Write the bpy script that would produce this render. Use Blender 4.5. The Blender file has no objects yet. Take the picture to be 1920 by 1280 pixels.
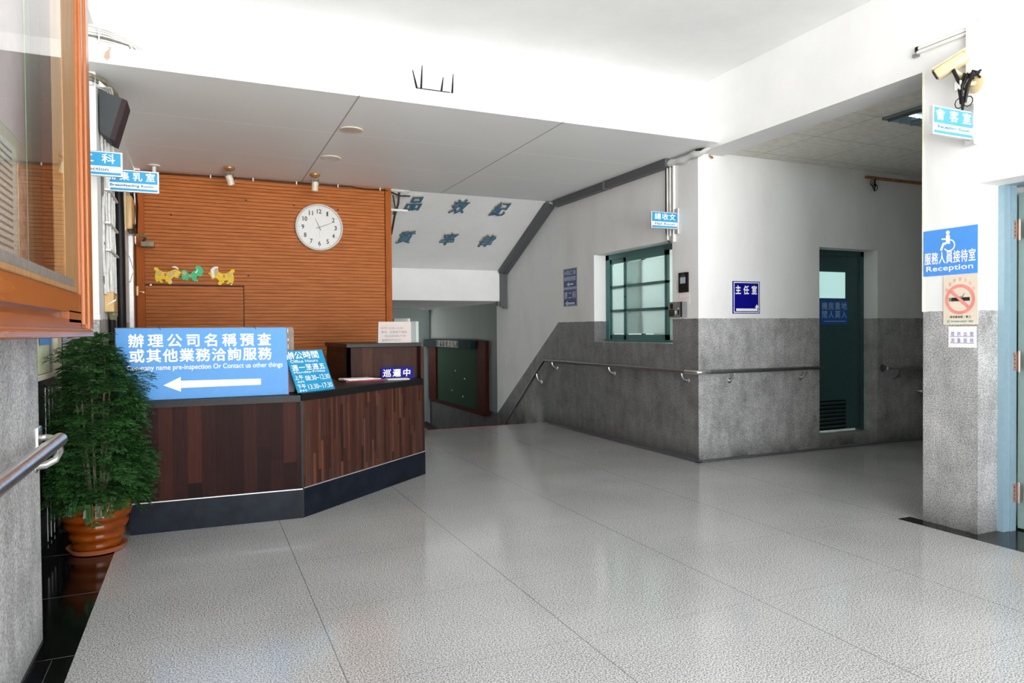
import bpy, bmesh, math, random
from mathutils import Vector, Matrix
random.seed(7)
sc = bpy.context.scene
COL = sc.collection

# ---------------------------------------------------------------- camera
cam_d = bpy.data.cameras.new('camera'); cam = bpy.data.objects.new('camera', cam_d); COL.objects.link(cam)
yaw, pitch, roll, fpx = 0.4200309, -0.0161225, 0.0081287, 1311.7
fw = Vector((math.sin(yaw)*math.cos(pitch), math.cos(yaw)*math.cos(pitch), math.sin(pitch)))
rt = Vector((math.cos(yaw), -math.sin(yaw), 0)); dn = fw.cross(rt)
r2 = rt*math.cos(roll)+dn*math.sin(roll); d2 = dn*math.cos(roll)-rt*math.sin(roll)
mw = Matrix((r2, -d2, -fw)).transposed().to_4x4(); mw.translation = (0, 0, 1.25)
cam.matrix_world = mw
cam_d.sensor_width = 36; cam_d.lens = 36*fpx/1920; cam_d.clip_start = .05
sc.camera = cam

# ---------------------------------------------------------------- daylight through the open entrance behind the camera
w = bpy.data.worlds.new('daylight'); sc.world = w; w.use_nodes = True
nt = w.node_tree; bg = nt.nodes['Background']
tc = nt.nodes.new('ShaderNodeTexCoord'); sx = nt.nodes.new('ShaderNodeSeparateXYZ'); rp = nt.nodes.new('ShaderNodeValToRGB')
mp = nt.nodes.new('ShaderNodeMapRange'); mp.inputs[1].default_value = -1; mp.inputs[2].default_value = 1
nt.links.new(tc.outputs['Generated'], sx.inputs[0]); nt.links.new(sx.outputs[2], mp.inputs[0]); nt.links.new(mp.outputs[0], rp.inputs[0])
cr = rp.color_ramp
cr.elements[0].position = 0.0; cr.elements[0].color = (2.0, 1.97, 1.92, 1)
cr.elements[1].position = 1.0; cr.elements[1].color = (.45, .53, .64, 1)
e = cr.elements.new(.47); e.color = (1.75, 1.73, 1.70, 1)
e = cr.elements.new(.53); e.color = (.62, .64, .66, 1)
nt.links.new(rp.outputs[0], bg.inputs[0]); bg.inputs[1].default_value = 7.5
pl = bpy.data.lights.new('entrance_daylight', 'AREA'); pl.shape = 'RECTANGLE'; pl.size = 5.4; pl.size_y = 3.5
pl.cycles.is_portal = True
po = bpy.data.objects.new('entrance_daylight', pl); COL.objects.link(po)
po.location = (1.84, -4.5, 1.75); po.rotation_euler = (math.radians(90), 0, 0)
su = bpy.data.lights.new('sun', 'SUN'); su.energy = 22; su.angle = .02; su.color = (1, .96, .90)
so_ = bpy.data.objects.new('sun', su); COL.objects.link(so_); so_.rotation_euler = (math.radians(56), 0, math.radians(8))
sc.view_settings.view_transform = 'Standard'; sc.view_settings.look = 'None'; sc.view_settings.gamma = 1
sc.view_settings.exposure = 0.70
sc.cycles.max_bounces = 12; sc.cycles.diffuse_bounces = 6; sc.cycles.sample_clamp_indirect = 8

# ---------------------------------------------------------------- materials
def lin(h):
    v = [int(h[i:i+2], 16)/255 for i in (0, 2, 4)]
    return tuple(c/12.92 if c <= .04045 else ((c+.055)/1.055)**2.4 for c in v)
class NT:
    def __init__(s, name):
        s.m = bpy.data.materials.new(name); s.m.use_nodes = True
        s.t = s.m.node_tree; s.b = s.t.nodes['Principled BSDF']
    def n(s, typ, **kw):
        x = s.t.nodes.new('ShaderNode'+typ)
        for k, v in kw.items(): setattr(x, k, v)
        return x
    def l(s, a, b): s.t.links.new(a, b)
    def math(s, op, a, b=None, clamp=False):
        x = s.n('Math', operation=op, use_clamp=clamp)
        for i, v in enumerate((a, b)):
            if v is None: continue
            if isinstance(v, (int, float)): x.inputs[i].default_value = v
            else: s.l(v, x.inputs[i])
        return x.outputs[0]
    def pos(s): return s.n('NewGeometry').outputs['Position']
    def noise(s, vec, scale, detail=3, rough=.5, stretch=None):
        if stretch:
            mpg = s.n('Mapping'); mpg.inputs['Scale'].default_value = stretch; s.l(vec, mpg.inputs[0]); vec = mpg.outputs[0]
        x = s.n('TexNoise'); x.inputs['Scale'].default_value = scale; x.inputs['Detail'].default_value = detail
        x.inputs['Roughness'].default_value = rough; s.l(vec, x.inputs['Vector']); return x.outputs[0]
    def ramp(s, fac, stops):
        x = s.n('ValToRGB'); c = x.color_ramp
        c.elements[0].position, c.elements[0].color = stops[0][0], (*stops[0][1], 1)
        c.elements[1].position, c.elements[1].color = stops[-1][0], (*stops[-1][1], 1)
        for p, col in stops[1:-1]:
            el = c.elements.new(p); el.color = (*col, 1)
        s.l(fac, x.inputs[0]); return x.outputs[0]
    def mix(s, fac, a, b, bt='MIX'):
        x = s.n('Mix', data_type='RGBA', blend_type=bt)
        for i, v in ((0, fac), (6, a), (7, b)):
            if isinstance(v, (int, float)): x.inputs[i].default_value = v
            elif isinstance(v, tuple): x.inputs[i].default_value = (*v, 1)
            else: s.l(v, x.inputs[i])
        return x.outputs[2]
    def bump(s, h, strength, dist=.01):
        x = s.n('Bump'); x.inputs['Strength'].default_value = strength; x.inputs['Distance'].default_value = dist
        s.l(h, x.inputs['Height']); s.l(x.outputs[0], s.b.inputs['Normal'])
def g(v): return (v, v, v)
def mat(name, col, rough=.5, metal=0.0, var=.08, scale=30, bump=0, spec=.5, stretch=None, coat=0):
    k = NT(name)
    if isinstance(col, str): col = lin(col)
    nz = k.noise(k.pos(), scale, 4, .6, stretch)
    k.l(k.ramp(nz, [(.3, tuple(c*(1-var) for c in col)), (.7, tuple(min(1, c*(1+var)) for c in col))]), k.b.inputs['Base Color'])
    k.b.inputs['Roughness'].default_value = rough; k.b.inputs['Metallic'].default_value = metal
    k.b.inputs['Specular IOR Level'].default_value = spec; k.b.inputs['Coat Weight'].default_value = coat
    if bump: k.bump(nz, bump, .004)
    return k.m
def emit(name, col, s):
    k = NT(name); k.b.inputs['Base Color'].default_value = (*col, 1)
    k.b.inputs['Emission Color'].default_value = (*col, 1); k.b.inputs['Emission Strength'].default_value = s
    return k.m

def granite():
    k = NT('polished_granite'); p = k.pos(); sp = k.n('SeparateXYZ'); k.l(p, sp.inputs[0])
    nz = k.noise(p, 165, 3, .75)
    c = k.ramp(nz, [(.36, g(.025)), (.435, g(.13)), (.495, g(.40)), (.57, g(.62)), (.66, g(.73))])
    big = k.noise(p, 1.2, 3)
    c = k.mix(.16, c, k.ramp(big, [(.35, g(.25)), (.65, g(.6))]))
    def joint(coord, off, pitch, w):
        a = k.math('ADD', coord, off); b = k.math('FRACT', k.math('DIVIDE', a, pitch))
        d = k.math('MINIMUM', b, k.math('SUBTRACT', 1.0, b))
        return k.math('LESS_THAN', k.math('MULTIPLY', d, pitch), w)
    jx = joint(sp.outputs[0], 10*.933+.468, .933, .0021); jy = joint(sp.outputs[1], 7.35-2.465, .735, .0011)
    j = k.math('MAXIMUM', jx, k.math('MULTIPLY', jy, .75))
    c = k.mix(k.math('MULTIPLY', j, .7), c, g(.07))
    k.l(c, k.b.inputs['Base Color'])
    k.l(k.ramp(k.noise(p, 2.2, 4), [(.3, g(.08)), (.7, g(.16))]), k.b.inputs['Roughness'])
    k.b.inputs['Specular IOR Level'].default_value = .55
    return k.m
def dado_wall(name, slope=False, dark=1.0, upper=None):
    """white plaster above a grey terrazzo dado; the dado follows the stairs down where slope is set"""
    k = NT(name); p = k.pos(); sp = k.n('SeparateXYZ'); k.l(p, sp.inputs[0]); z = sp.outputs[2]
    fine = k.noise(p, 120, 3, .7); mid = k.noise(p, 4.5, 5, .62); strk = k.noise(p, 5, 4, .6, (2.2, 2.2, .5))
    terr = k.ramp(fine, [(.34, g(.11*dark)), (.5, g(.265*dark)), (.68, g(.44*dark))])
    terr = k.mix(.75, terr, k.ramp(mid, [(.3, (.42, .42, .41)), (.5, (.78, .79, .79)), (.7, (1, 1.0, 1.0))]), 'MULTIPLY')
    terr = k.mix(.5, terr, k.ramp(strk, [(.35, g(.55)), (.65, g(1))]), 'MULTIPLY')
    if slope and not upper:   # pale salt bloom beside the top of the stairs
        by = k.math('ADD', k.math('ABSOLUTE', k.math('SUBTRACT', sp.outputs[1], 8.30)), k.math('MULTIPLY', k.math('SUBTRACT', k.noise(p, 7, 5, .7), .5), .7))
        bm = k.math('MULTIPLY', k.math('LESS_THAN', k.math('ADD', by, k.math('MULTIPLY', z, .16)), .17), .55)
        terr = k.mix(bm, terr, (.20, .21, .21))
    # scuffed dark band of dirt along the foot
    ft = k.math('MULTIPLY', k.math('SUBTRACT', 1.0, k.math('DIVIDE', z, .2), True), k.ramp(mid, [(.35, g(.2)), (.6, g(1))]))
    terr = k.mix(k.math('MULTIPLY', ft, .85), terr, (.03, .028, .025))
    wn = k.noise(p, 1.6, 5, .6, (1.5, 1.5, .6))
    white = k.ramp(wn, [(.3, (.70, .705, .70)), (.55, (.77, .775, .77)), (.75, (.79, .79, .785))])
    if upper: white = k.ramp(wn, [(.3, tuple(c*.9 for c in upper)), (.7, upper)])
    edge = k.math('MULTIPLY', k.math('SUBTRACT', k.noise(p, 25, 2), .5), .012)
    thr = k.math('ADD', edge, 1.347)
    if slope:
        dy = k.math('MAXIMUM', k.math('SUBTRACT', sp.outputs[1], 8.055), 0.0)
        thr = k.math('SUBTRACT', thr, k.math('MULTIPLY', dy, .677))
        thr = k.math('MAXIMUM', thr, -.09)
    up = k.math('GREATER_THAN', z, thr)
    k.l(k.mix(up, terr, white), k.b.inputs['Base Color'])
    k.l(k.mix(up, g(.55), g(.7)), k.b.inputs['Roughness'])
    h = k.math('ADD', k.math('MULTIPLY', fine, .25), k.noise(p, 9, 5, .6)); k.bump(h, .25, .006)
    return k.m
def planks(name, d, w0, l0, cols, rough=.52):
    k = NT(name); p = k.pos(); sp = k.n('SeparateXYZ'); k.l(p, sp.inputs[0])
    dt = k.n('VectorMath', operation='DOT_PRODUCT'); k.l(p, dt.inputs[0]); dt.inputs[1].default_value = d
    u = k.math('DIVIDE', k.math('ADD', dt.outputs['Value'], 20), w0); fu = k.math('FLOOR', u)
    wn = k.n('TexWhiteNoise', noise_dimensions='1D'); k.l(fu, wn.inputs['W'])
    v = k.math('FLOOR', k.math('ADD', k.math('DIVIDE', sp.outputs[2], l0), k.math('MULTIPLY', wn.outputs['Value'], 7.3)))
    w2 = k.n('TexWhiteNoise', noise_dimensions='2D'); cb = k.n('CombineXYZ'); k.l(fu, cb.inputs[0]); k.l(v, cb.inputs[1]); k.l(cb.outputs[0], w2.inputs['Vector'])
    n = len(cols); c = k.ramp(w2.outputs['Value'], [(i/(n-1), lin(x)) for i, x in enumerate(cols)])
    gr = k.noise(p, 14, 5, .7, (6, 6, .35))
    c = k.mix(.8, c, k.ramp(gr, [(.3, g(.5)), (.65, g(1))]), 'MULTIPLY')
    fr = k.math('FRACT', u); gap = k.math('LESS_THAN', fr, .0016/w0*1.2)
    c = k.mix(k.math('MULTIPLY', gap, .75), c, (.006, .004, .003))
    sc_ = k.noise(p, 30, 6, .8, (5, 5, .2)); c = k.mix(k.math('MULTIPLY', k.math('GREATER_THAN', sc_, .72), .35), c, (.35, .26, .2))
    k.l(c, k.b.inputs['Base Color']); k.b.inputs['Roughness'].default_value = rough; k.b.inputs['Specular IOR Level'].default_value = .1
    return k.m
def wood(name, cols, stretch, rough=.35, scale=9, spec=.35):
    k = NT(name); p = k.pos(); a = k.noise(p, scale, 5, .6, stretch)
    k.l(k.ramp(a, [(.28+.44*i/(len(cols)-1), lin(c)) for i, c in enumerate(cols)]), k.b.inputs['Base Color'])
    k.b.inputs['Roughness'].default_value = rough; k.b.inputs['Specular IOR Level'].default_value = spec; return k.m
def glass(name, tint=(1, 1, 1), rough=0.0, gain=1.1):
    k = NT(name); k.b.inputs['Base Color'].default_value = (*tint, 1); k.b.inputs['Roughness'].default_value = rough
    nz = k.noise(k.pos(), 6, 2); k.l(k.ramp(nz, [(0, g(rough)), (1, g(rough+.004))]), k.b.inputs['Roughness'])
    k.b.inputs['IOR'].default_value = 1.5
    gl = k.n('BsdfGlossy'); gl.inputs['Roughness'].default_value = .01
    tr = k.n('BsdfTransparent'); tr.inputs[0].default_value = (*tint, 1)
    fr = k.n('Fresnel'); fr.inputs[0].default_value = 1.55
    ge = k.n('NewGeometry'); f2 = k.math('MULTIPLY', k.math('MULTIPLY', fr.outputs[0], gain, True), k.math('SUBTRACT', 1.0, ge.outputs['Backfacing']))
    mx = k.n('MixShader'); k.l(f2, mx.inputs[0]); k.l(tr.outputs[0], mx.inputs[1]); k.l(gl.outputs[0], mx.inputs[2])
    k.l(mx.outputs[0], k.t.nodes['Material Output'].inputs[0]); return k.m
def frosted(name, col):
    k = NT(name); p = k.pos(); vo = k.n('TexVoronoi'); vo.inputs['Scale'].default_value = 55; k.l(p, vo.inputs['Vector'])
    k.l(k.ramp(vo.outputs['Distance'], [(.0, tuple(c*.86 for c in col)), (.5, col)]), k.b.inputs['Base Color'])
    k.b.inputs['Roughness'].default_value = .3; k.bump(vo.outputs['Distance'], .5, .003)
    tl = k.n('BsdfTranslucent'); tl.inputs[0].default_value = (*col, 1)
    mx = k.n('MixShader'); mx.inputs[0].default_value = .62
    k.l(k.b.outputs[0], mx.inputs[1]); k.l(tl.outputs[0], mx.inputs[2]); k.l(mx.outputs[0], k.t.nodes['Material Output'].inputs[0])
    return k.m
def ceil_tiles():
    k = NT('ceiling_tile'); p = k.pos(); sp = k.n('SeparateXYZ'); k.l(p, sp.inputs[0])
    def j(c, off, pt):
        f = k.math('FRACT', k.math('DIVIDE', k.math('ADD', c, off), pt)); d = k.math('MINIMUM', f, k.math('SUBTRACT', 1.0, f)); return k.math('LESS_THAN', d, .006)
    jj = k.math('MAXIMUM', j(sp.outputs[0], 6.7-4.9, .67), j(sp.outputs[1], 6.1-4.48, .61))
    mot = k.noise(p, 12, 3, .5, (1, 1.8, 1))
    c = k.ramp(mot, [(.35, (.68, .67, .60)), (.65, (.78, .77, .70))])
    k.l(k.mix(k.math('MULTIPLY', jj, .65), c, (.2, .2, .19)), k.b.inputs['Base Color']); k.b.inputs['Roughness'].default_value = .8
    return k.m
def soffit_panels():
    k = NT('soffit_board'); p = k.pos(); sp = k.n('SeparateXYZ'); k.l(p, sp.inputs[0])
    def near(c, v, wd): return k.math('LESS_THAN', k.math('ABSOLUTE', k.math('SUBTRACT', c, v)), wd)
    dk = k.math('MAXIMUM', near(sp.outputs[0], 1.056, .006), near(sp.outputs[0], 2.692, .006))
    lt = k.math('MAXIMUM', near(sp.outputs[1], 5.985, .010), near(sp.outputs[1], 6.985, .010))
    c = k.ramp(k.noise(p, 1.3, 4), [(.3, (.86, .87, .87)), (.7, (.89, .90, .90))])
    c = k.mix(lt, c, (.97, .97, .97)); c = k.mix(k.math('MULTIPLY', dk, .8), c, (.25, .25, .26))
    bottom = k.math('LESS_THAN', sp.outputs[2], 2.925)
    c = k.mix(bottom, (.93, .93, .925), c)
    k.l(c, k.b.inputs['Base Color']); k.b.inputs['Roughness'].default_value = .5; return k.m
def plaster(name, col=(.77, .775, .77)):
    return mat(name, col, .7, var=.04, scale=2.2, bump=.15)

M = dict(
    granite=granite(), dadoA=dado_wall('plaster_over_terrazzo', False, 1.75), dadoS=dado_wall('plaster_over_terrazzo_by_stairs', True, .86),  # same terrazzo twice: lit tone for most walls, shaded and dirtier tone by stairs
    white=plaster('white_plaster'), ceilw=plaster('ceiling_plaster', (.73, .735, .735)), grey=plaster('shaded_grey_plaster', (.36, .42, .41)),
    soffit=soffit_panels(), ctile=ceil_tiles(),
    blackst=mat('black_polished_stone', g(.006), .1, var=.4, scale=20), blackgr=mat('black_granite', g(.010), .38, var=.6, scale=220, spec=.2),
    slat=wood('orange_wood_slats', ['8c4a1c', 'ac622a', 'c0753c'], (.4, 4, 14), .5, spec=.2), orange=wood('orange_varnished_trim', ['9a4e1a', 'ac5c22'], (5, 5, .6), .5, spec=.12),
    dark=mat('dark_gap', g(.008), .8), plank=planks('dark_wood_planks', (1, 0, 0), .083, 2.0, ['24100f', '2c1614', '331c18', '291313', '43221a', '1f0f0f', '301919']),
    strip=planks('dark_wood_strips', (.751, .661, 0), .027, .42, ['38221d', '4a2e26', '5d3f33', '402622', '6b4533', '35201e', '523a34', '4a2a22']),
    ledge=planks('dark_wood_ledge', (1, 1, 0), .09, 2.0, ['3a221e', '46302a', '4f3328', '3a2522']),
    plinth=mat('black_plinth_paint', (.008, .011, .018), .4, var=.5, scale=8, spec=.15),
    case=wood('orange_lacquered_case_wood', ['83481a', '8c4e1e', '945626'], (4, .3, 5), .24, 6), casev=mat('case_stile_wood', '98531d', .25, var=.06, scale=3, stretch=(5, 5, .3)),
    raw=wood('raw_pale_wood', ['7c5630', '967046', '9c7850'], (6, 6, .4), .5), greybar=mat('dusty_grey_bar', '6e6862', .6, var=.2),
    leafA=mat('fern_green', (.024, .088, .018), .45, var=.5, scale=7), pot=wood('glazed_amber_ceramic', ['5c2405', '7c380b', '8c4712'], (1, 1, 5), .08, 6),
    terra=mat('terracotta', 'b0623f', .6), soil=mat('soil', (.02, .014, .01), .9, var=.5, scale=90, bump=.6),
    steel=mat('brushed_steel', g(.70), .28, 1, var=.1), dsteel=mat('dull_steel', g(.33), .32, 1, var=.15),
    black=mat('black_plastic', g(.009), .45, spec=.2), char=mat('charcoal_speaker_box', (.028, .034, .038), .5), maroon=mat('maroon_grille_cloth', (.022, .009, .012), .7, scale=200, var=.3),
    blue=mat('bright_blue_sign', (.060, .255, .60), .55, var=.03), blue2=mat('cyan_blue_sign', (.010, .27, .52), .5, var=.03), teal=mat('pale_teal_sign', (.05, .25, .33), .3, var=.03),
    navy=mat('deep_blue_enamel', (.002, .002, .20), .5, var=.05, spec=.15), indigo=mat('indigo_sign', (.035, .034, .19), .35, var=.05), accblue=mat('accessible_blue', (.075, .29, .76), .35, var=.03),
    doorblue=mat('door_notice_blue', (.010, .10, .40), .3, var=.05),
    wtxt=mat('white_lettering', g(.88), .5, var=.01), btxt=mat('black_lettering', g(.02), .5), gtxt=mat('grey_blue_lettering', (.05, .17, .27), .5), ltxt=mat('pale_lettering', (.45, .62, .66), .5),
    pink=mat('salmon_red_print', (.78, .27, .23), .5), cream=mat('cream_sticker', (.72, .64, .53), .5, var=.03), paper=mat('white_paper', (.82, .81, .80), .7, var=.02),
    pinkpaper=mat('pinkish_card', (.56, .49, .47), .7, var=.02), violet=mat('violet_ink', (.16, .17, .50), .6), green_ink=mat('green_ink', (.05, .42, .36), .6),
    silver=mat('silver_sign_frame', g(.62), .35, .6, var=.05), pvc=mat('white_pvc', (.74, .74, .71), .45, var=.06, scale=8), wire=mat('grey_white_cable', (.62, .62, .60), .5, var=.15),
    tape=mat('wrapped_tape', (.60, .61, .60), .55, var=.15, scale=60), olive=mat('olive_cable', (.22, .20, .12), .5, var=.3), greytray=mat('grey_cable_duct', (.088, .092, .10), .45, var=.08),
    beige=mat('aged_beige_plastic', (.55, .37, .15), .4, var=.06), ivory=mat('ivory_camera_plastic', (.56, .46, .28), .4, var=.04),
    fteal=mat('dark_teal_paint', (.058, .165, .162), .35, var=.06), fpale=mat('pale_blue_paint', (.25, .37, .44), .35, var=.05), fgrn=mat('grey_green_paint', (.27, .38, .36), .4, var=.05),
    frost=frosted('patterned_frosted_glass', (.74, .83, .82)), frostd=frosted('frosted_door_glass', (.6, .8, .78)), glass=glass('clear_glass', (.97, .99, .97)), glassw=glass('window_pane_glass', (.97, .99, .97), 0, .6),
    dteal=mat('dark_door_paint', (.032, .080, .084), .4, var=.08), clockw=mat('clock_white', (.62, .62, .60), .35, var=.02), clockn=mat('clock_numerals', g(.02), .5), clockh=mat('clock_hand_grey', g(.16), .4),
    brass=mat('aged_brass', (.50, .29, .12), .35, .6, var=.1), creamlamp=mat('cream_lamp_enamel', (.68, .62, .50), .4), reflector=mat('lamp_reflector', g(.62), .35, .35, var=.1),
    louvre=mat('lamp_louvre_metal', (.3, .38, .4), .3, .8), tube=emit('fluorescent_tube', (.85, 1, 1), 6.0), officelamp=emit('office_lamp_panel', (.95, 1, .98), 10.0),
    yellow=mat('yellow_foam', (.85, .56, .015), .6, var=.25, scale=120, bump=.5), goatgreen=mat('green_foam', (.06, .50, .20), .6, var=.3, scale=120, bump=.5), gold=mat('gold_print', (.55, .40, .14), .5, scale=150, var=.3), red=mat('red_print', (.5, .03, .05), .5),
    redtape=mat('faded_red_tape', (.36, .03, .05), .5, var=.4), charblue=mat('blue_painted_characters', (.045, .16, .26), .5, var=.1), charside=mat('sand_character_edge', (.36, .32, .25), .6),
    boardgreen=mat('green_baize', (.006, .040, .016), .95, var=.2, scale=80), mahog=wood('mahogany_frame', ['2a0f08', '43180c', '4a1e10'], (5, 5, .6), .7, spec=.08), hdr=mat('blackish_green_header', (.010, .024, .026), .8, spec=.1),
    goldtxt=mat('faint_gilt_lettering', (.30, .33, .28), .5), rust=mat('rusty_steel', (.32, .13, .05), .8, var=.3), hinge=mat('bronze_hinge', (.50, .38, .33), .35, .7), curtain=mat('pale_curtain', (.78, .77, .55), .8, scale=80),
    aged=mat('cream_window_metal', (.66, .60, .45), .45), stair=mat('terrazzo_stairs', g(.16), .5, var=.4, scale=90), olivedoor=mat('dark_recess_panel', (.011, .013, .012), .25, var=.3),
    roomw=mat('office_wall_paint', (.66, .74, .69), .7, var=.03), desk=mat('pale_desk_laminate', (.72, .76, .68), .4), chairk=mat('black_mesh_chair', g(.012), .6), bottle=mat('clear_bottle_plastic', (.45, .6, .58), .15), amber=mat('red_bottle_label', (.35, .05, .03), .4),
    brown=wood('brown_slat_door', ['3c1a0c', '54260f'], (.5, .5, 8), .4), rough=mat('rough_mortar', (.62, .61, .57), .9, var=.25, scale=30, bump=.8), redfold=mat('red_folder', (.40, .03, .06), .4),
    brownboard=mat('brown_hardboard', (.13, .09, .065), .5, var=.35, scale=12), purple=mat('purple_band', (.10, .05, .38), .4), ink=mat('grey_print', (.17, .17, .19), .6), screen=mat('grey_blue_screen', (.42, .50, .58), .2), phoneg=mat('grey_terminal_plastic', (.16, .165, .17), .4), patch=mat('bare_brown_plaster', (.50, .34, .26), .8),
    chartA=mat('pale_green_poster', (.40, .52, .40), .5), chartB=mat('pale_mauve_poster', (.52, .44, .50), .5), chartC=mat('pale_grey_newsprint', (.52, .54, .52), .6, scale=90, var=.25), chartD=mat('salmon_print_poster', (.60, .42, .34), .6, scale=25, var=.35), backing=mat('display_backboard', (.42, .42, .36), .7),
)

# ---------------------------------------------------------------- helpers
class MB:
    def __init__(s): s.b = bmesh.new()
    def _bm(s, other):
        me = bpy.data.meshes.new('tmp'); other.to_mesh(me); other.free(); s.b.from_mesh(me); bpy.data.meshes.remove(me)
    def box(s, x0, x1, y0, y1, z0, z1, bevel=0, mat4=None):
        t = bmesh.new(); bmesh.ops.create_cube(t, size=1)
        for v in t.verts: v.co = Vector(((x0+x1)/2+v.co.x*(x1-x0), (y0+y1)/2+v.co.y*(y1-y0), (z0+z1)/2+v.co.z*(z1-z0)))
        if bevel: bmesh.ops.bevel(t, geom=t.edges[:], offset=bevel, segments=2, affect='EDGES', profile=.5)
        if mat4: t.transform(mat4)
        s._bm(t); return s
    def tube(s, pts, r, seg=8, caps=True, radii=None):
        pts = [Vector(p) for p in pts]; rings = []; t = bmesh.new(); up = None
        for i, p in enumerate(pts):
            d = (pts[min(i+1, len(pts)-1)]-pts[max(i-1, 0)]).normalized()
            if up is None: up = d.orthogonal().normalized()
            up = (up-d*up.dot(d)); up = up.normalized() if up.length > 1e-6 else d.orthogonal().normalized()
            sd = d.cross(up); rr = radii[i] if radii else r
            rings.append([t.verts.new(p+(up*math.cos(a)+sd*math.sin(a))*rr) for a in [2*math.pi*k/seg for k in range(seg)]])
        for a, b in zip(rings, rings[1:]):
            for k in range(seg): t.faces.new((a[k], a[(k+1) % seg], b[(k+1) % seg], b[k]))
        if caps: t.faces.new(rings[0][::-1]); t.faces.new(rings[-1])
        s._bm(t); return s
    def lathe(s, prof, c, axis=(0, 0, 1), seg=32, wob=None):
        t = bmesh.new(); q = Vector((0, 0, 1)).rotation_difference(Vector(axis)); rings = []
        for r, h in prof:
            rings.append([t.verts.new(Vector(c)+q @ Vector((r*math.cos(a), r*math.sin(a), h+(wob(a, r, h) if wob else 0)))) for a in [2*math.pi*k/seg for k in range(seg)]])
        for a, b in zip(rings, rings[1:]):
            for k in range(seg): t.faces.new((a[k], a[(k+1) % seg], b[(k+1) % seg], b[k]))
        if prof[0][0] > 1e-4: t.faces.new(rings[0][::-1])
        if prof[-1][0] > 1e-4: t.faces.new(rings[-1])
        bmesh.ops.remove_doubles(t, verts=t.verts[:], dist=1e-5)
        s._bm(t); return s
    def prism(s, poly, d, fr=None, w0=0.0):
        """2-D outline (x,y) extruded from w0 to w0+d along the frame's normal"""
        t = bmesh.new(); f = fr or Matrix.Identity(4)
        a = [t.verts.new(f @ Vector((x, y, w0))) for x, y in poly]; b = [t.verts.new(f @ Vector((x, y, w0+d))) for x, y in poly]
        t.faces.new(a[::-1]); t.faces.new(b); n = len(poly)
        for i in range(n): t.faces.new((a[i], a[(i+1) % n], b[(i+1) % n], b[i]))
        bmesh.ops.recalc_face_normals(t, faces=t.faces[:])
        bmesh.ops.triangulate(t, faces=[fc for fc in t.faces if len(fc.verts) > 4])
        s._bm(t); return s
    def quadbox(s, p, d):
        """box from four corner points and a thickness vector"""
        t = bmesh.new(); d = Vector(d); a = [t.verts.new(Vector(x)) for x in p]; b = [t.verts.new(Vector(x)+d) for x in p]; n = len(p)
        t.faces.new(a); t.faces.new(b[::-1])
        for i in range(n): t.faces.new((a[i], b[i], b[(i+1) % n], a[(i+1) % n]))
        bmesh.ops.recalc_face_normals(t, faces=t.faces[:]); s._bm(t); return s
    def sphere(s, c, r, scl=(1, 1, 1), seg=16):
        t = bmesh.new(); bmesh.ops.create_uvsphere(t, u_segments=seg, v_segments=seg//2, radius=r)
        for v in t.verts: v.co = Vector((v.co.x*scl[0], v.co.y*scl[1], v.co.z*scl[2]))+Vector(c)
        s._bm(t); return s
    def glyphs(s, items, fr, z=.002):
        """items: list of (verts2d, faces)"""
        t = bmesh.new()
        for i, (vs, fs) in enumerate(items):
            vv = [t.verts.new(fr @ Vector((x, y, z+2e-5*(i % 9)))) for x, y in vs]
            for f in fs:
                try: t.faces.new([vv[i] for i in f])
                except ValueError: pass
        s._bm(t); return s
    def build(s, name, m, parent=None, smooth=False, label=None, cat=None, group=None, kind=None):
        me = bpy.data.meshes.new(name); o = bpy.data.objects.new(name, me); COL.objects.link(o)
        if parent is None and not kind == 'structure':
            xs = [v.co for v in s.b.verts]; lo = [min(v[i] for v in xs) for i in range(3)]; hi = [max(v[i] for v in xs) for i in range(3)]
            off = Vector(((lo[0]+hi[0])/2, (lo[1]+hi[1])/2, lo[2])); bmesh.ops.translate(s.b, vec=-off, verts=s.b.verts[:]); o.location = off
        s.b.to_mesh(me); s.b.free(); me.materials.append(M[m] if isinstance(m, str) else m)
        if smooth:
            for p in me.polygons: p.use_smooth = True
            try: me.set_sharp_from_angle(angle=math.radians(40))
            except Exception: pass
        if parent is not None:
            o.parent = parent; o.matrix_parent_inverse = parent.matrix_basis.inverted() if parent.parent is None else Matrix.Identity(4)
        tag(o, label, cat, group, kind); return o
def tag(o, label=None, cat=None, group=None, kind=None):
    for k, v in (('label', label), ('category', cat), ('group', group), ('kind', kind)):
        if v: o[k] = v
def thing(name, loc, label, cat, group=None):
    o = bpy.data.objects.new(name, None); COL.objects.link(o); o.location = loc; o.empty_display_size = .05; tag(o, label, cat, group); return o
def struct(name, mb, m, parent=None): return mb.build(name, m, parent, kind='structure' if parent is None else None)
def frame(o, ex, ey):
    ex = Vector(ex).normalized(); ey = Vector(ey); ey = (ey-ex*ey.dot(ex)).normalized(); ez = ex.cross(ey)
    m = Matrix((ex, ey, ez)).transposed().to_4x4(); m.translation = Vector(o); return m

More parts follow.
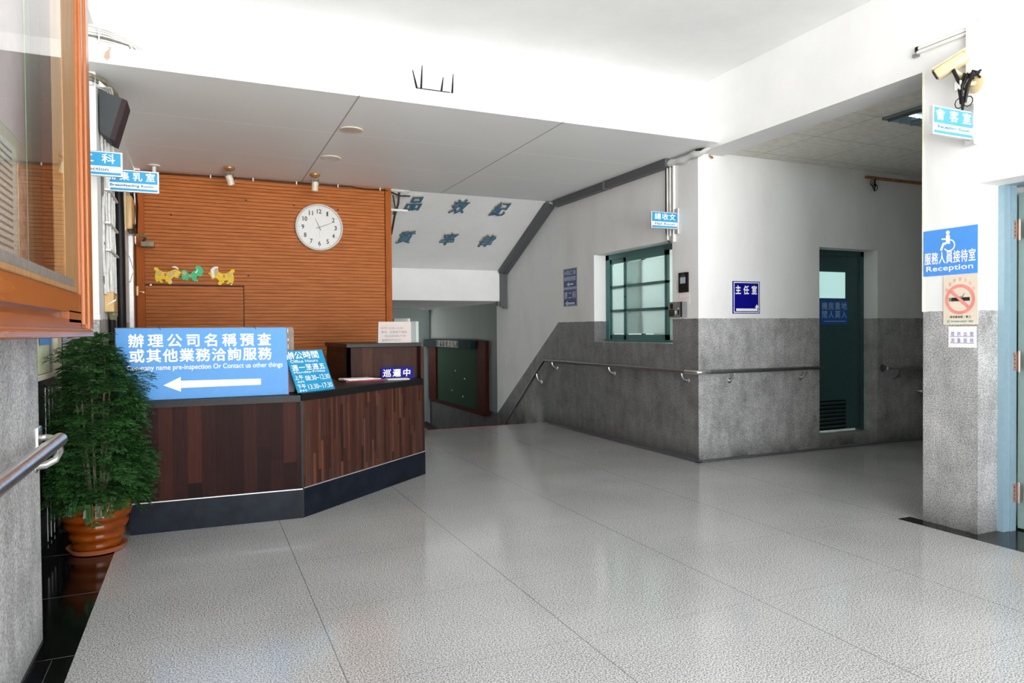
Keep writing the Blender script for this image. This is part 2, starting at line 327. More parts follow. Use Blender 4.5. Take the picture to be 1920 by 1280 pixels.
_gc = {}
def raw(ch, bold):
    key = ch; bold = 0
    if key in _gc: return _gc[key]
    c = bpy.data.curves.new('t', 'FONT'); c.body = ch; c.size = 1; c.offset = bold; c.resolution_u = 3
    o = bpy.data.objects.new('t', c); COL.objects.link(o); dg = bpy.context.evaluated_depsgraph_get(); dg.update()
    me = o.evaluated_get(dg).to_mesh(); vs = [(v.co.x, v.co.y) for v in me.vertices]; fs = [tuple(p.vertices) for p in me.polygons]
    o.evaluated_get(dg).to_mesh_clear(); bpy.data.objects.remove(o); bpy.data.curves.remove(c); _gc[key] = (vs, fs); return _gc[key]
def bb(vs): return min(v[0] for v in vs), max(v[0] for v in vs), min(v[1] for v in vs), max(v[1] for v in vs)
def fit(t, x0, x1, y0, y1, bold=0.0):
    vs, fs = raw(t, 0); a, b, c, d = bb(vs); q = bold*(y1-y0)*1.0; x0 += q; x1 -= q; y0 += q; y1 -= q
    return heavy([((x-a)/(b-a)*(x1-x0)+x0, (y-c)/(d-c)*(y1-y0)+y0) for x, y in vs], fs, q)
def heavy(vs, fs, q):
    """the regular glyph thickened by shifted copies"""
    if q <= 0: return [(vs, fs)]
    return [([(x+dx*q, y+dy*q) for x, y in vs], fs) for dx, dy in ((0, 0), (1, 0), (-1, 0), (0, 1), (0, -1), (.7, .7), (-.7, .7), (.7, -.7), (-.7, -.7))]
def cjk(t, xs, y, h, wid=1.0, bold=.014, shear=0.0, rot=0.0):
    a, b, c, d = bb(raw('國', 0)[0]); k = h/(d-c); out = []; mx, my = (a+b)/2, (c+d)/2
    for ch, x in zip(t, xs):
        vs, fs = raw(ch, bold)
        q = [((vx-mx)*k*wid, (vy-my)*k) for vx, vy in vs]
        out += heavy([(x+px+py*shear, y+py+px*rot) for px, py in q], fs, bold*h*1.0)
    return out
def spread(n, x0, x1): return [x0+(x1-x0)*(i+.5)/n for i in range(n)]
def rect(x0, x1, y0, y1): return ([(x0, y0), (x1, y0), (x1, y1), (x0, y1)], [(0, 1, 2, 3)])
def poly(p): return (p, [tuple(range(len(p)))])
def disc(x, y, r, n=24): return poly([(x+r*math.cos(2*math.pi*i/n), y+r*math.sin(2*math.pi*i/n)) for i in range(n)])
def ring(x, y, r0, r1, n=40, a0=0, a1=2*math.pi):
    v = []; f = []
    for i in range(n+1):
        a = a0+(a1-a0)*i/n; v += [(x+r0*math.cos(a), y+r0*math.sin(a)), (x+r1*math.cos(a), y+r1*math.sin(a))]
    for i in range(n): f.append((2*i, 2*i+1, 2*i+3, 2*i+2))
    return v, f
def bar(x0, y0, x1, y1, w):
    d = Vector((x1-x0, y1-y0)).normalized()*w/2
    return poly([(x0+d.y, y0-d.x), (x1+d.y, y1-d.x), (x1-d.y, y1+d.x), (x0-d.y, y0+d.x)])
def border(x0, x1, y0, y1, w): return [rect(x0, x1, y0, y0+w), rect(x0, x1, y1-w, y1), rect(x0, x0+w, y0+w, y1-w), rect(x1-w, x1, y0+w, y1-w)]
def ink(parent, fr, items, m, z, name='lettering'): return MB().glyphs(items, fr, z).build(name, m, parent)

# ================================================================ SETTING
X0, Y0, ZC, ZS = 4.26, 5.26, 3.5, 2.915
struct('floor', MB().box(-.46, 4.26, -4.5, 8.46, -.12, 0), 'granite')
struct('floor_corridor', MB().box(4.26, 9.0, 2.9, 5.52, -.12, 0), 'granite')
struct('floor_stone_border', MB().box(-.80, -.46, -4.5, 8.3, -.12, -.0005), 'blackst')
k = MB()
for y in (.96, 1.695, 2.43, 3.165, 3.9, 4.637): k.box(-.80, -.46, y-.0008, y+.0008, -.02, .0003)
k.box(-.534, -.5325, -2, 3.15, -.02, .0003)
struct('trim_border_joint', k, 'greytray')
struct('floor_door_threshold', MB().box(4.14, 4.255, 2.30, 3.126, -.05, .0012).box(4.14, 4.75, 1.40, 2.30, -.05, .0012).box(4.255, 4.75, 2.30, 2.72, -.05, .0012), 'blackst')
struct('ceiling', MB().box(-.60, 4.30, -4.5, 5.30, ZC, ZC+.15), 'ceilw')
struct('ceiling_canopy', MB().box(-.82, 4.325, 4.98, 8.35, ZS, 3.025, .004), 'soffit')
struct('ceiling_corridor', MB().box(4.262, 9.0, 3.0, 5.30, 2.905, 3.0), 'ctile')
struct('wall_upper', MB().box(-.57, 4.29, 5.26, 5.40, 3.02, ZC), 'white')
struct('wall_beam', MB().box(4.26, 4.55, -4.5, 5.26, 2.882, ZC).box(4.26, 4.55, 5.26, 5.42, 3.0, ZC), 'white')
# right wall with the mail-room window hole
k = MB()
k.box(X0, 4.46, 5.268, 5.652, -.0, 2.91); k.box(X0, 4.46, 7.15, 10.12, -1.5, 2.99)
k.box(X0, 4.46, 5.652, 7.15, -.0, 1.105); k.box(X0, 4.46, 5.652, 7.15, 2.125, 2.91)
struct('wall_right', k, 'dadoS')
k = MB()
k.box(4.2603, 4.46, Y0, 5.268, 0, 2.91); k.box(4.46, 5.80, Y0, 5.50, 0, 2.91); k.box(6.65, 9.0, Y0, 5.50, 0, 2.91); k.box(5.80, 6.65, Y0, 5.50, 2.075, 2.91)
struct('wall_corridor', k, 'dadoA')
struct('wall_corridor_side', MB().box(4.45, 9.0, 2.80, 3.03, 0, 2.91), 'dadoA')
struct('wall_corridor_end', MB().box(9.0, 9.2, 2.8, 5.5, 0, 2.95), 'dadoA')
k = MB()
k.box(4.25, 4.435, 2.682, 3.03, 0, 2.884); k.box(4.25, 4.435, 1.55, 2.682, 2.10, 2.884); k.box(4.25, 4.435, -4.5, 1.55, 0, 2.884)
k.box(4.435, 4.75, 2.70, 3.03, 0, 2.884)
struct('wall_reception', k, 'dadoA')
struct('trim_pillar_corner', MB().box(4.246, 4.262, 3.028, 3.036, 1.347, 2.884), 'curtain')
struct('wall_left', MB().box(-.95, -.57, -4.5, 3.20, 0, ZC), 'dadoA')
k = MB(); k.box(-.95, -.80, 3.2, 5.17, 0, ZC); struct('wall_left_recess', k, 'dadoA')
struct('wall_left_beam', MB().box(-.95, -.57, 3.2, 5.26, 3.16, ZC), 'white')
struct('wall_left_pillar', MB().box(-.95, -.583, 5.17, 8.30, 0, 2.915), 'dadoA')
struct('trim_pillar_ledge', MB().box(-.86, -.577, 5.155, 5.30, 1.335, 1.375, .006), 'white')
# baseboards
struct('baseboard_right', MB().box(4.215, 4.262, 5.215, 8.26, 0, .022, .004).box(4.25, 4.262, 5.25, 8.26, .02, .04), 'greytray')
struct('baseboard_corridor', MB().box(4.215, 9.0, 5.215, 5.262, 0, .018, .004), 'greytray')
struct('baseboard_left', MB().box(-.57, -.562, -2, 3.2, 0, .07), 'blackst')

# orange slatted wall
def slats(x0, x1, z0, z1, y, pitch=.0372):
    prof = []; z = z0; n = max(1, round((z1-z0)/pitch)); p = (z1-z0)/n
    for i in range(n):
        a = z0+i*p; prof += [(a, .014), (a+.006, .014), (a+.008, .002), (a+.011, 0), (a+p-.003, 0), (a+p, .002)]
    t = bmesh.new(); A = [t.verts.new((x0, y+d, zz)) for zz, d in prof]; B = [t.verts.new((x1, y+d, zz)) for zz, d in prof]
    for i in range(len(prof)-1): t.faces.new((A[i], B[i], B[i+1], A[i+1]))
    return t
k = MB(); k._bm(slats(-.50, 1.985, 1.752, 2.912, 8.05)); k._bm(slats(.445, 1.985, .0, 1.744, 8.05)); k.box(-.53, 2.05, 8.066, 8.20, 0, 2.912)
struct('wall_back', k, 'slat')
k = MB(); k._bm(slats(-.497, .437, .0, 1.738, 8.053)); h = struct('door_hatch', k, 'slat')
struct('door_knob', MB().lathe([(.002, 0), (.014, .004), (.016, .014), (.010, .024), (.001, .026)], (-.45, 8.05, 1.742), (0, -1, 0), 14), 'steel', h)
struct('trim_slat_gap', MB().box(-.50, .447, 8.056, 8.07, 1.738, 1.752).box(.437, .445, 8.056, 8.07, 0, 1.744).box(1.985, 1.992, 8.056, 8.07, 0, 2.9), 'dark')
struct('trim_slat_wall_end', MB().box(1.99, 2.062, 8.035, 8.30, 0, 2.912, .003), 'orange')
struct('trim_slat_wall_start', MB().box(-.575, -.50, 8.03, 8.09, 0, 2.905, .003), 'orange')
k = MB()
for x, z in ((.476, 2.668), (.97, 2.648), (1.45, 2.63), (.49, 1.86), (-.25, 2.47)): k.lathe([(.009, 0), (.009, .001)], (x, 8.05, z), (0, -1, 0), 8)
struct('trim_screw_holes', k, 'dark')

# brown slatted side door beyond the pillar
d3 = struct('door_side', MB().box(-.583, -.568, 7.42, 7.96, 0, 2.14), 'brown')
struct('door_panel', MB().box(-.57, -.560, 7.46, 7.70, 1.5, 2.1), 'brown', d3)
struct('door_handle', MB().box(-.568, -.545, 7.86, 7.90, 1.62, 1.72, .004).tube([(-.55, 7.88, 1.66), (-.50, 7.88, 1.66), (-.50, 7.80, 1.655)], .009), 'brass', d3)
struct('trim_door_casing', MB().box(-.583, -.545, 7.28, 7.40, 0, 2.16, .003), 'silver')

# sloping underside of the upper flight with its end band
t = math.atan2(2.915-2.14, 9.70-8.08)
struct('ceiling_stair_slope', MB().quadbox([(2.0, 8.08, 2.93), (X0, 8.08, 2.93), (X0, 9.72, 2.145), (2.0, 9.72, 2.145)], (0, .05, .12)), 'white')
struct('ceiling_stair_beam', MB().box(2.0, 4.6, 9.72, 17.3, 1.69, 2.20), 'white')
struct('wall_stair_side', MB().box(1.95, 2.08, 8.3, 14.6, -1.5, 2.9).box(1.95, 2.08, 16.4, 17.2, -1.5, 2.9).box(1.95, 2.08, 14.6, 16.4, -1.5, .2).box(1.95, 2.08, 14.6, 16.4, 1.1, 2.9), 'grey')  # unseen opening near the far end added to brighten the landing
struct('wall_stair_landing', MB().box(4.40, 4.56, 10.12, 17.2, -1.5, 1.72), dado_wall('plaster_over_terrazzo_of_landing', True, .45, (.20, .23, .22)))  # landing dimness put into the colours: darker copy of plaster and terrazzo
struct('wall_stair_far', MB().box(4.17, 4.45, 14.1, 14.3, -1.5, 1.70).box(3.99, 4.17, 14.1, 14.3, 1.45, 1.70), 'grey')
struct('wall_stair_beyond', MB().box(1.9, 4.6, 17.0, 17.2, -1.5, 1.7), 'brownboard')  # shade beyond the landing put into this wall's dark colour
struct('floor_landing', MB().box(2.0, 4.6, 10.5, 17.0, -1.52, -1.40), 'stair')
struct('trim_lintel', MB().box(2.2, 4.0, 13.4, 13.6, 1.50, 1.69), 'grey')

# stairs
st = thing('staircase', (3.2, 8.46, 0), 'dark terrazzo stairs going down from the red-taped floor edge', 'stairs')
for i in range(8):
    MB().box(2.085, 4.255, 8.46+.26*i, 8.46+.26*(i+1)+.02, -1.5, -.175*(i+1)).build('step', 'stair', st)
k = MB().box(2.52, 3.75, 8.435, 8.46, .0, .003)
MB().box(2.55, 3.80, 8.43, 8.462, .0005, .003).build('floor_tape', 'redtape', None, label='faded red tape along the floor edge at the top of the stairs', cat='tape')
MB().quadbox([(2.55, 8.55, .10), (2.62, 8.55, .10), (2.75, 8.49, .012), (2.66, 8.49, .0)], (0, .05, -.03)).build('stair_curb', 'black', None, label='black rubber curb piece beside the top step near the counter', cat='curb')

# mail room behind the window (lit by its own lamp)
k = MB(); k.box(4.46, 7.6, 8.4, 8.5, 0, 2.9); k.box(7.6, 7.7, 5.5, 8.5, 0, 2.9); k.box(4.46, 7.7, 5.5, 8.5, 2.8, 2.9)
struct('wall_mail_room', k, 'roomw')
struct('floor_mail_room', MB().box(4.46, 7.6, 5.5, 8.4, -.1, 0), 'stair')
ol = thing('office_ceiling_lamp', (5.6, 6.8, 2.8), 'bright flat ceiling lamp inside the room behind the green window', 'ceiling lamp')
MB().box(4.9, 6.4, 6.2, 7.2, 2.765, 2.8, .004).build('housing', 'silver', ol); MB().box(4.95, 6.35, 6.25, 7.15, 2.755, 2.766).build('diffuser', 'officelamp', ol)
# window 1
W = struct('window_1', MB().box(4.42, 4.455, 7.08, 7.15, 1.105, 2.125).box(4.42, 4.455, 5.652, 7.15, 2.065, 2.125).box(4.42, 4.455, 5.652, 5.70, 1.105, 2.125).box(4.40, 4.455, 5.652, 7.15, 1.105, 1.135), 'fteal')
def sash(y0, y1, x, z0=1.135, z1=2.065, nv=0):
    f = MB(); s_ = .045
    f.box(x, x+.03, y0, y0+s_, z0, z1).box(x, x+.03, y1-s_, y1, z0, z1).box(x, x+.03, y0, y1, z1-.05, z1).box(x, x+.03, y0, y1, z0, z0+.055)
    h3 = (z1-.05-z0-.055)/3
    for i in (1, 2): f.box(x, x+.03, y0, y1, z0+.055+h3*i-.014, z0+.055+h3*i+.014)
    so = f.build('sash', 'fteal', W)
    for i in range(3):
        MB().box(x+.012, x+.018, y0+s_, y1-s_, z0+.055+h3*i+.012, z0+.055+h3*(i+1)-.012).build('glass_pane', 'frost', so)
    return so
so = sash(5.93, 6.74, 4.405); sash(6.40, 7.09, 4.437)
MB().lathe([(.001, 0), (.008, .002), (.008, .006)], (4.405, 6.71, 1.62), (-1, 0, 0), 10).build('latch', 'black', so)
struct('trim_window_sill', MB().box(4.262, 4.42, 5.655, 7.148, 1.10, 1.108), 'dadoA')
# things in the office seen through the gap
dk = thing('office_desk', (5.2, 6.35, 0), 'pale desk in the room behind the gap of the green window', 'desk')
MB().box(4.75, 5.9, 6.10, 6.75, 1.395, 1.425, .004).build('tabletop', 'desk', dk)
MB().box(4.8, 5.85, 6.65, 6.7, .0, 1.395).build('back_panel', 'desk', dk)
for x in (4.78, 5.84): MB().box(x, x+.04, 6.12, 6.7, 0, 1.395).build('side_panel', 'desk', dk)
bo = thing('drink_bottle', (4.92, 6.22, 1.425), 'small clear bottle with black cap and red label on the office desk', 'bottle')
MB().lathe([(.03, 0), (.033, .01), (.033, .13), (.02, .17), (.012, .2)], (4.92, 6.22, 1.425)).build('body', 'bottle', bo, True)
MB().lathe([(.0335, .02), (.0345, .02), (.0345, .07), (.0335, .07)], (4.92, 6.22, 1.425)).build('label_band', 'amber', bo, True)
MB().lathe([(.015, .2), (.016, .2), (.016, .23), (.001, .232)], (4.92, 6.22, 1.425)).build('cap', 'black', bo, True)
ch = thing('office_chair', (4.85, 6.0, 0), 'black office chair back showing in the window gap under the desk', 'chair')
MB().tube([(4.72, 6.0, 1.0), (4.70, 6.0, 1.14), (4.74, 6.0, 1.23), (4.82, 6.0, 1.28), (4.92, 6.0, 1.28), (5.0, 6.0, 1.23), (5.04, 6.0, 1.14), (5.02, 6.0, 1.0)], .025).build('back_frame', 'chairk', ch, True)
MB().box(4.74, 5.0, 5.99, 6.01, .75, 1.24).build('backrest', 'chairk', ch)
MB().box(4.65, 5.08, 5.70, 6.05, .62, .70, .02).build('seat', 'chairk', ch)
MB().tube([(4.87, 5.87, .62), (4.87, 5.87, .08)], .03).build('gas_column', 'dsteel', ch)
k = MB()
for i in range(5): a = i*1.2566; k.tube([(4.87, 5.87, .10), (4.87+.27*math.cos(a), 5.87+.14*math.sin(a), .04)], .02)
k.build('base', 'chairk', ch)

# door 2 : dark machine-room door in the corridor wall
D = struct('door_machine_room', MB().box(5.84, 6.60, 5.455, 5.495, .150, 2.02), 'dteal')
struct('trim_door_frame', MB().box(6.60, 6.66, 5.43, 5.50, .10, 2.075).box(5.79, 6.66, 5.43, 5.50, 2.02, 2.08).box(5.79, 5.84, 5.43, 5.50, .10, 2.075), 'dteal')
struct('trim_door_step', MB().box(5.80, 6.65, 5.36, 5.50, 0, .125, .006), 'dadoA')
MB().box(5.97, 6.39, 5.450, 5.456, 1.565, 1.845).build('door_glass', emit('glowing_frosted_door_glass', (.42, .66, .64), .55), D)  # pane glows by itself in place of the lit room behind
k = MB()
for i in range(7): k.quadbox([(5.97, 5.455, .17+.042*i), (6.39, 5.455, .17+.042*i), (6.39, 5.435, .192+.042*i), (5.97, 5.435, .192+.042*i)], (0, .004, .008))
k.build('door_louvre', 'dteal', D); MB().box(5.96, 6.40, 5.452, 5.457, .16, .47).build('louvre_backing', 'black', D)
fr = frame((6.02, 5.45, 1.285), (1, 0, 0), (0, 0, 1))
s = thing('door_notice', (6.2, 5.45, 1.285), 'blue notice with four characters in each of two rows on the dark corridor door', 'sign')
MB().prism([(0, 0), (.405, 0), (.405, .262), (0, .262)], .004, fr).build('notice_panel', 'doorblue', s)
ink(s, fr, cjk('機房重地', spread(4, .01, .395), .195, .075, 1, .0)+cjk('閒人莫入', spread(4, .01, .395), .105, .075, 1, .0)+[rect(.05, .37, .03, .036)], 'ltxt', .006)

# door 3 : pale blue framed door beside the pillar
struct('trim_reception_frame', MB().box(4.435, 4.49, 2.645, 2.70, 0, 2.115).box(4.49, 4.54, 2.635, 2.70, 0, 2.10).box(4.435, 4.60, 1.50, 2.70, 2.10, 2.16), 'fpale')
D3 = struct('door_reception', MB().box(4.575, 5.40, 2.605, 2.645, .012, 2.06), 'fgrn')
struct('wall_reception_room', MB().box(5.6, 5.7, -.6, 2.85, 0, 2.95).box(4.45, 5.7, -.6, -.5, 0, 2.9).box(4.45, 5.7, -.5, 2.8, 2.9, 2.95), 'grey')
struct('floor_reception_room', MB().box(4.435, 5.7, -.5, 2.7, -.1, .0), 'stair')
for z in (.235, 1.035, 1.833):
    h = MB().box(4.506, 4.540, 2.631, 2.636, z-.055, z+.055, .001).box(4.558, 4.592, 2.600, 2.605, z-.055, z+.055, .001).build('hinge', 'hinge', D3)
    MB().tube([(4.548, 2.624, z-.064), (4.548, 2.624, z+.064)], .008, 10).build('hinge_pin', 'hinge', h, True)
    for dz in (-.035, -.012, .012, .035): MB().lathe([(.004, 0), (.003, .0015)], (4.518, 2.631, z+dz), (0, -1, 0), 8).build('screw', 'dark', h)

# ================================================================ RECESS ON THE LEFT (window over a dark panel)
rw = struct('window_2', MB().box(-.80, -.775, 4.93, 5.06, .40, 2.4).box(-.80, -.78, 3.3, 4.93, 1.0, 1.025).box(-.80, -.78, 3.3, 4.95, 2.38, 2.42), 'aged')
struct('window_glass', MB().box(-.795, -.791, 3.3, 4.93, 1.025, 2.38), 'glassw', rw)
struct('window_curtain', MB().box(-.7985, -.797, 3.3, 4.80, 1.03, 2.35), 'curtain', rw)
struct('window_sticker', MB().box(-.790, -.789, 4.50, 4.83, 1.19, 1.27), 'blue', rw)
struct('wall_recess_panel', MB().box(-.80, -.79, 3.21, 4.93, .08, 1.0).box(-.80, -.785, 5.07, 5.165, 0, 2.4), 'olivedoor')
struct('baseboard_recess', MB().box(-.80, -.77, 3.2, 5.165, 0, .08), 'blackst')
k = MB()
for y in (4.62, 4.72, 4.82): k.box(-.791, -.7885, y, y+.003, .09, .95)
struct('trim_recess_panel_line', k, 'silver')

# ================================================================ FOREGROUND DISPLAY CASE
dc = thing('display_case', (-.49, 2.4, 1.24), 'orange lacquered wall display case with a glass front and posters inside', 'display case')
YF, YN, ZB, ZT, XF = 3.235, .9, 1.25, 3.0, -.40
MB().box(-.57, -.545, YN, YF, ZB+.03, ZT).build('back_board', 'backing', dc)
MB().box(-.57, -.42, YF-.03, YF, ZB, ZT).box(-.57, -.42, YN, YN+.03, ZB, ZT).box(-.57, -.42, YN, YF, ZT-.03, ZT).box(-.57, -.42, YN, YF, ZB, ZB+.03).build('box_frame', 'case', dc)
k = MB().box(-.43, -.402, YF-.20, YF-.012, ZB+.02, ZT, .002); k.box(-.43, -.393, YF-.155, YF-.10, ZB+.03, ZT, .006).box(-.43, -.386, YF-.085, YF+.004, ZB+.01, ZT, .008)
k.build('stile', 'casev', dc)
MB().box(-.44, -.408, YF-.47, YF-.185, ZB+.13, ZT).build('inner_stile', 'raw', dc)
k = MB().box(-.43, -.402, YN, YF-.19, 1.325, 1.395).box(-.43, -.402, YN, YF-.19, 1.262, 1.300).box(-.43, -.402, 2.78, YF-.19, 1.29, 1.33).box(-.44, -.425, YN, YF-.19, 1.29, 1.33); k.build('bottom_rail', 'case', dc)
MB().box(-.43, -.385, YN, YF+.004, 1.238, 1.262, .006).box(-.43, -.392, YN, YF, 1.258, 1.270, .003).build('bottom_moulding', 'case', dc)
MB().box(-.44, -.396, YN, YF-.30, 1.395, 1.412, .003).build('glazing_ledge', 'raw', dc)
MB().box(-.44, -.402, YN, YF-.35, 1.412, 1.442, .002).build('glazing_bar', 'greybar', dc)
MB().box(-.414, -.409, YN, YF-.45, 1.43, ZT-.03).build('glass_front', 'glass', dc)
for i, (nm, m_, y0, y1, z0, z1) in enumerate((('newsprint', 'chartC', 2.2, 2.78, 1.46, 1.86), ('poster', 'chartD', 2.80, 2.92, 1.47, 1.82), ('poster', 'chartA', 2.94, 3.02, 1.46, 2.7), ('poster', 'chartB', 2.15, 2.90, 1.90, 2.7))):
    lb = ['grey newsprint sheet pinned low inside the display case', 'salmon printed poster pinned low inside the display case', 'narrow pale green strip poster running up inside the display case', 'pale mauve poster pinned high inside the display case'][i]
    o = MB().box(-.545, -.5435, y0, y1, z0, z1).build(nm, m_, None, label=lb, cat='poster')
k = MB()
for i in range(16): k.box(-.5435, -.543, 2.24, 2.72, 1.50+.022*i, 1.508+.022*i)
k.build('printed_lines', 'ink', bpy.data.objects['newsprint'])

# ================================================================ HANDRAILS
def arc_bracket(mb_rail, base, rail, r=.009):
    """J bracket from the wall point base out to the rail's underside"""
    b, a = Vector(base), Vector(rail); out = (a-b); out.z = 0; pts = []
    for i in range(9):
        t_ = i/8*math.pi/2; pts.append(b+out*math.sin(t_)+Vector((0, 0, (a.z-b.z)*(1-math.cos(t_)))))
    mb_rail.tube(pts, r, 8)
hr = thing('handrail', (4.2, 6.5, 0), 'steel handrail along the mail-room wall, bending down with the stairs and round the corner', 'handrail')
XR, YR, ZR = 4.185, 5.185, .845
k = MB().tube([(XR, 9.9, ZR-.745*1.6), (XR, 8.33, ZR), (XR, 8.25, ZR), (XR, 5.23, ZR), (XR+.012, 5.197, ZR), (XR+.045, YR, ZR), (5.745, YR, ZR), (5.765, YR, ZR)], .019, 14)
k.build('rail', 'dsteel', hr, True)
MB().tube([(XR, 5.36, ZR), (XR, 5.23, ZR), (XR+.012, 5.197, ZR), (XR+.045, YR, ZR), (4.33, YR, ZR)], .0205, 14).build('corner_sleeve', 'steel', hr, True)
for base, top in (((X0, 8.10, .755), (XR, 8.10, .83)), ((X0, 6.72, .755), (XR, 6.72, .83)), ((X0, 5.42, .755), (XR, 5.42, .83)), ((X0, 8.56, .54), (XR, 8.56, .66)), ((4.62, Y0, .75), (4.62, YR, .83)), ((5.53, Y0, .75), (5.53, YR, .83))):
    k = MB(); bx = Vector(base)
    arc_bracket(k, base, (top[0], top[1], top[2])); o = k.build('bracket', 'steel', hr, True)
    MB().lathe([(.028, 0), (.026, .008), (.012, .012)], base, (-1, 0, 0) if abs(bx.x-X0) < .01 else (0, -1, 0), 16).build('flange', 'steel', o, True)
MB().tube([(5.71, YR, ZR), (5.71, Y0, ZR)], .016, 10).lathe([(.03, 0), (.026, .012), (.012, .016)], (5.71, Y0, ZR), (0, -1, 0), 16).build('end_return', 'steel', hr, True)
hr2 = thing('handrail', (7.5, 5.2, 0), 'short steel handrail right of the dark corridor door, half behind the pillar', 'handrail')
MB().tube([(6.72, YR+.01, .81), (8.6, YR+.01, .81)], .019, 12).build('rail', 'steel', hr2, True)
MB().lathe([(.042, 0), (.04, .012), (.018, .02)], (6.72, Y0, .81), (0, -1, 0), 18).tube([(6.72, Y0, .81), (6.72, YR+.01, .81)], .02).build('end_flange', 'dsteel', hr2, True)
k = MB(); arc_bracket(k, (6.86, Y0, .70), (6.92, YR+.01, .79)); k.build('bracket', 'dsteel', hr2, True)
MB().lathe([(.03, 0), (.028, .02), (.016, .045), (.001, .05)], (7.31, Y0, .535), (0, -1, 0), 16).build('door_stop', 'steel', None, True, label='round steel wall stop below the short handrail by the pillar', cat='door stop')
hl = thing('handrail', (-.5, 2.2, 0), 'thick steel handrail on the grey wall under the display case', 'handrail')
MB().tube([(-.495, -1.0, .845), (-.495, 3.16, .845)], .0255, 18).build('rail', 'steel', hl, True)
MB().tube([(-.495, 3.12, .838), (-.497, 3.17, .80), (-.515, 3.175, .765), (-.545, 3.15, .750), (-.57, 3.13, .752)], .014, 12).lathe([(.026, 0), (.024, .006)], (-.57, 3.13, .752), (1, 0, 0), 14).build('bracket', 'steel', hl, True)
MB().tube([(-.57, 3.17, .85), (-.545, 3.19, .852), (-.51, 3.165, .85)], .012).box(-.572, -.556, 3.11, 3.185, .80, .90, .004).build('end_plate', 'steel', hl, True)
MB().tube([(-.495, 2.16, .83), (-.497, 2.21, .79), (-.515, 2.215, .755), (-.545, 2.19, .740), (-.57, 2.17, .742)], .014, 12).lathe([(.026, 0), (.024, .006)], (-.57, 2.17, .742), (1, 0, 0), 14).build('bracket', 'steel', hl, True)

# ================================================================ RECEPTION COUNTER
rc = thing('reception_counter', (.7, 5.5, 0), 'dark plank reception counter with black granite top and an angled right section', 'counter')
A_, B_, C_ = Vector((-.41, 4.90)), Vector((.622, 4.862)), Vector((1.786, 5.887))
def vq(p, q, z0, z1, din):
    return [(p.x, p.y, z0), (q.x, q.y, z0), (q.x, q.y, z1), (p.x, p.y, z1)], (din[0], din[1], 0)
inA, inB = (0, .03), (-.66*.03, .75*.03)
MB().quadbox(*vq(A_, B_-Vector((.004, 0)), .192, .785, inA)).quadbox([(-.41, 4.93, 0), (-.41, 7.2, 0), (-.41, 7.2, .785), (-.41, 4.93, .785)], (.03, 0, 0)).build('front_panel', 'plank', rc)
MB().quadbox(*vq(B_+Vector((.003, .003)), C_, .197, .787, inB)).build('angled_panel', 'strip', rc)
MB().quadbox([(1.786, 5.887, 0), (1.786, 7.1, 0), (1.786, 7.1, 1.115), (1.786, 5.887, 1.115)], (-.03, 0, 0)).build('end_panel', 'ledge', rc)
MB().quadbox(*vq(A_+Vector((.002, -.004)), B_+Vector((-.004, -.004)), 0, .192, inA)).build('plinth', 'plinth', rc)
MB().quadbox(*vq(B_+Vector((.006, 0)), C_+Vector((.003, -.003)), 0, .198, inB)).build('plinth', 'plinth', rc)
MB().quadbox([(-.41, 4.895, .190), (.62, 4.855, .192), (.62, 4.855, .198), (-.41, 4.895, .196)], (0, .012, 0)).build('plinth_edging', 'silver', rc)
MB().quadbox([(.625, 4.858, .196), (1.788, 5.883, .196), (1.788, 5.883, .202), (.625, 4.858, .202)], (-.006, .008, 0)).build('plinth_edging', 'silver', rc)
MB().box(.612, .628, 4.856, 4.872, 0, .79).build('corner_post', 'black', rc)
MB().prism([(-.42, 4.885), (.612, 4.848), (.60, 5.35), (-.42, 5.35)], .043, None, .783).build('countertop', 'blackgr', rc)
MB().prism([(.618, 4.850), (1.77, 5.865), (1.77, 6.00), (1.15, 6.02), (.35, 5.35), (.604, 5.35)], .05, None, .787).build('countertop', 'blackgr', rc)
MB().box(1.145, 1.775, 6.00, 6.03, .80, 1.112).build('ledge_front', 'ledge', rc)
MB().box(1.145, 1.175, 6.0, 7.05, .80, 1.112).box(1.14, 1.146, 6.10, 6.7, .86, 1.06).build('ledge_side', 'ledge', rc)
MB().box(1.135, 1.795, 5.985, 7.1, 1.112, 1.146, .003).build('ledge_top', 'blackgr', rc)

# ---- blue information board standing on the counter
ib = thing('information_board', (.03, 4.97, .826), 'big bright blue board with white characters and a left arrow on the counter', 'sign board')
lean = Vector((0, .03, .46))
fr = frame((-.475, 4.935, .829), (1.02, .004, 0), lean)
MB().prism([(0, 0), (1.018, 0), (1.016, .452), (0, .452)], .012, fr, -.012).build('board_panel', 'blue', ib)
MB().prism([(-.006, -.002), (1.024, -.002), (1.024, .458), (-.006, .458)], .010, fr, -.024).build('backing_board', 'brownboard', ib)
MB().prism([(1.015, 0), (1.022, 0), (1.022, .20), (1.016, .20)], .011, fr, -.013).build('side_band', 'purple', ib)
T = cjk('辦理公司名稱預查', [.112+.1085*i for i in range(8)], .372, .078, 1.02, .022)
T += cjk('或其他業務洽詢服務', [.115+.0948*i for i in range(9)], .277, .078, 1.0, .022)
T += fit('Company name pre-inspection Or Contact us other things', .060, .985, .178, .220, .004)
T += [poly([(.262, .090), (.362, .140), (.362, .115), (.845, .112), (.845, .072), (.362, .070), (.362, .046)])]
ink(ib, fr, T, 'wtxt', .0015)
for x in (.245, .815): MB().tube([fr @ Vector((x-.006, .470, -.01)), fr @ Vector((x, .452, .003)), fr @ Vector((x+.006, .442, .003))], .0015, 6).build('tie_wire', 'black', ib)
bk = thing('backing_stand', (.585, 5.02, .833), 'worn brown board standing upright behind the edge of the blue board', 'board')
fr = frame((.515, 5.03, .835), (1, 0, 0), (0, .02, .46))
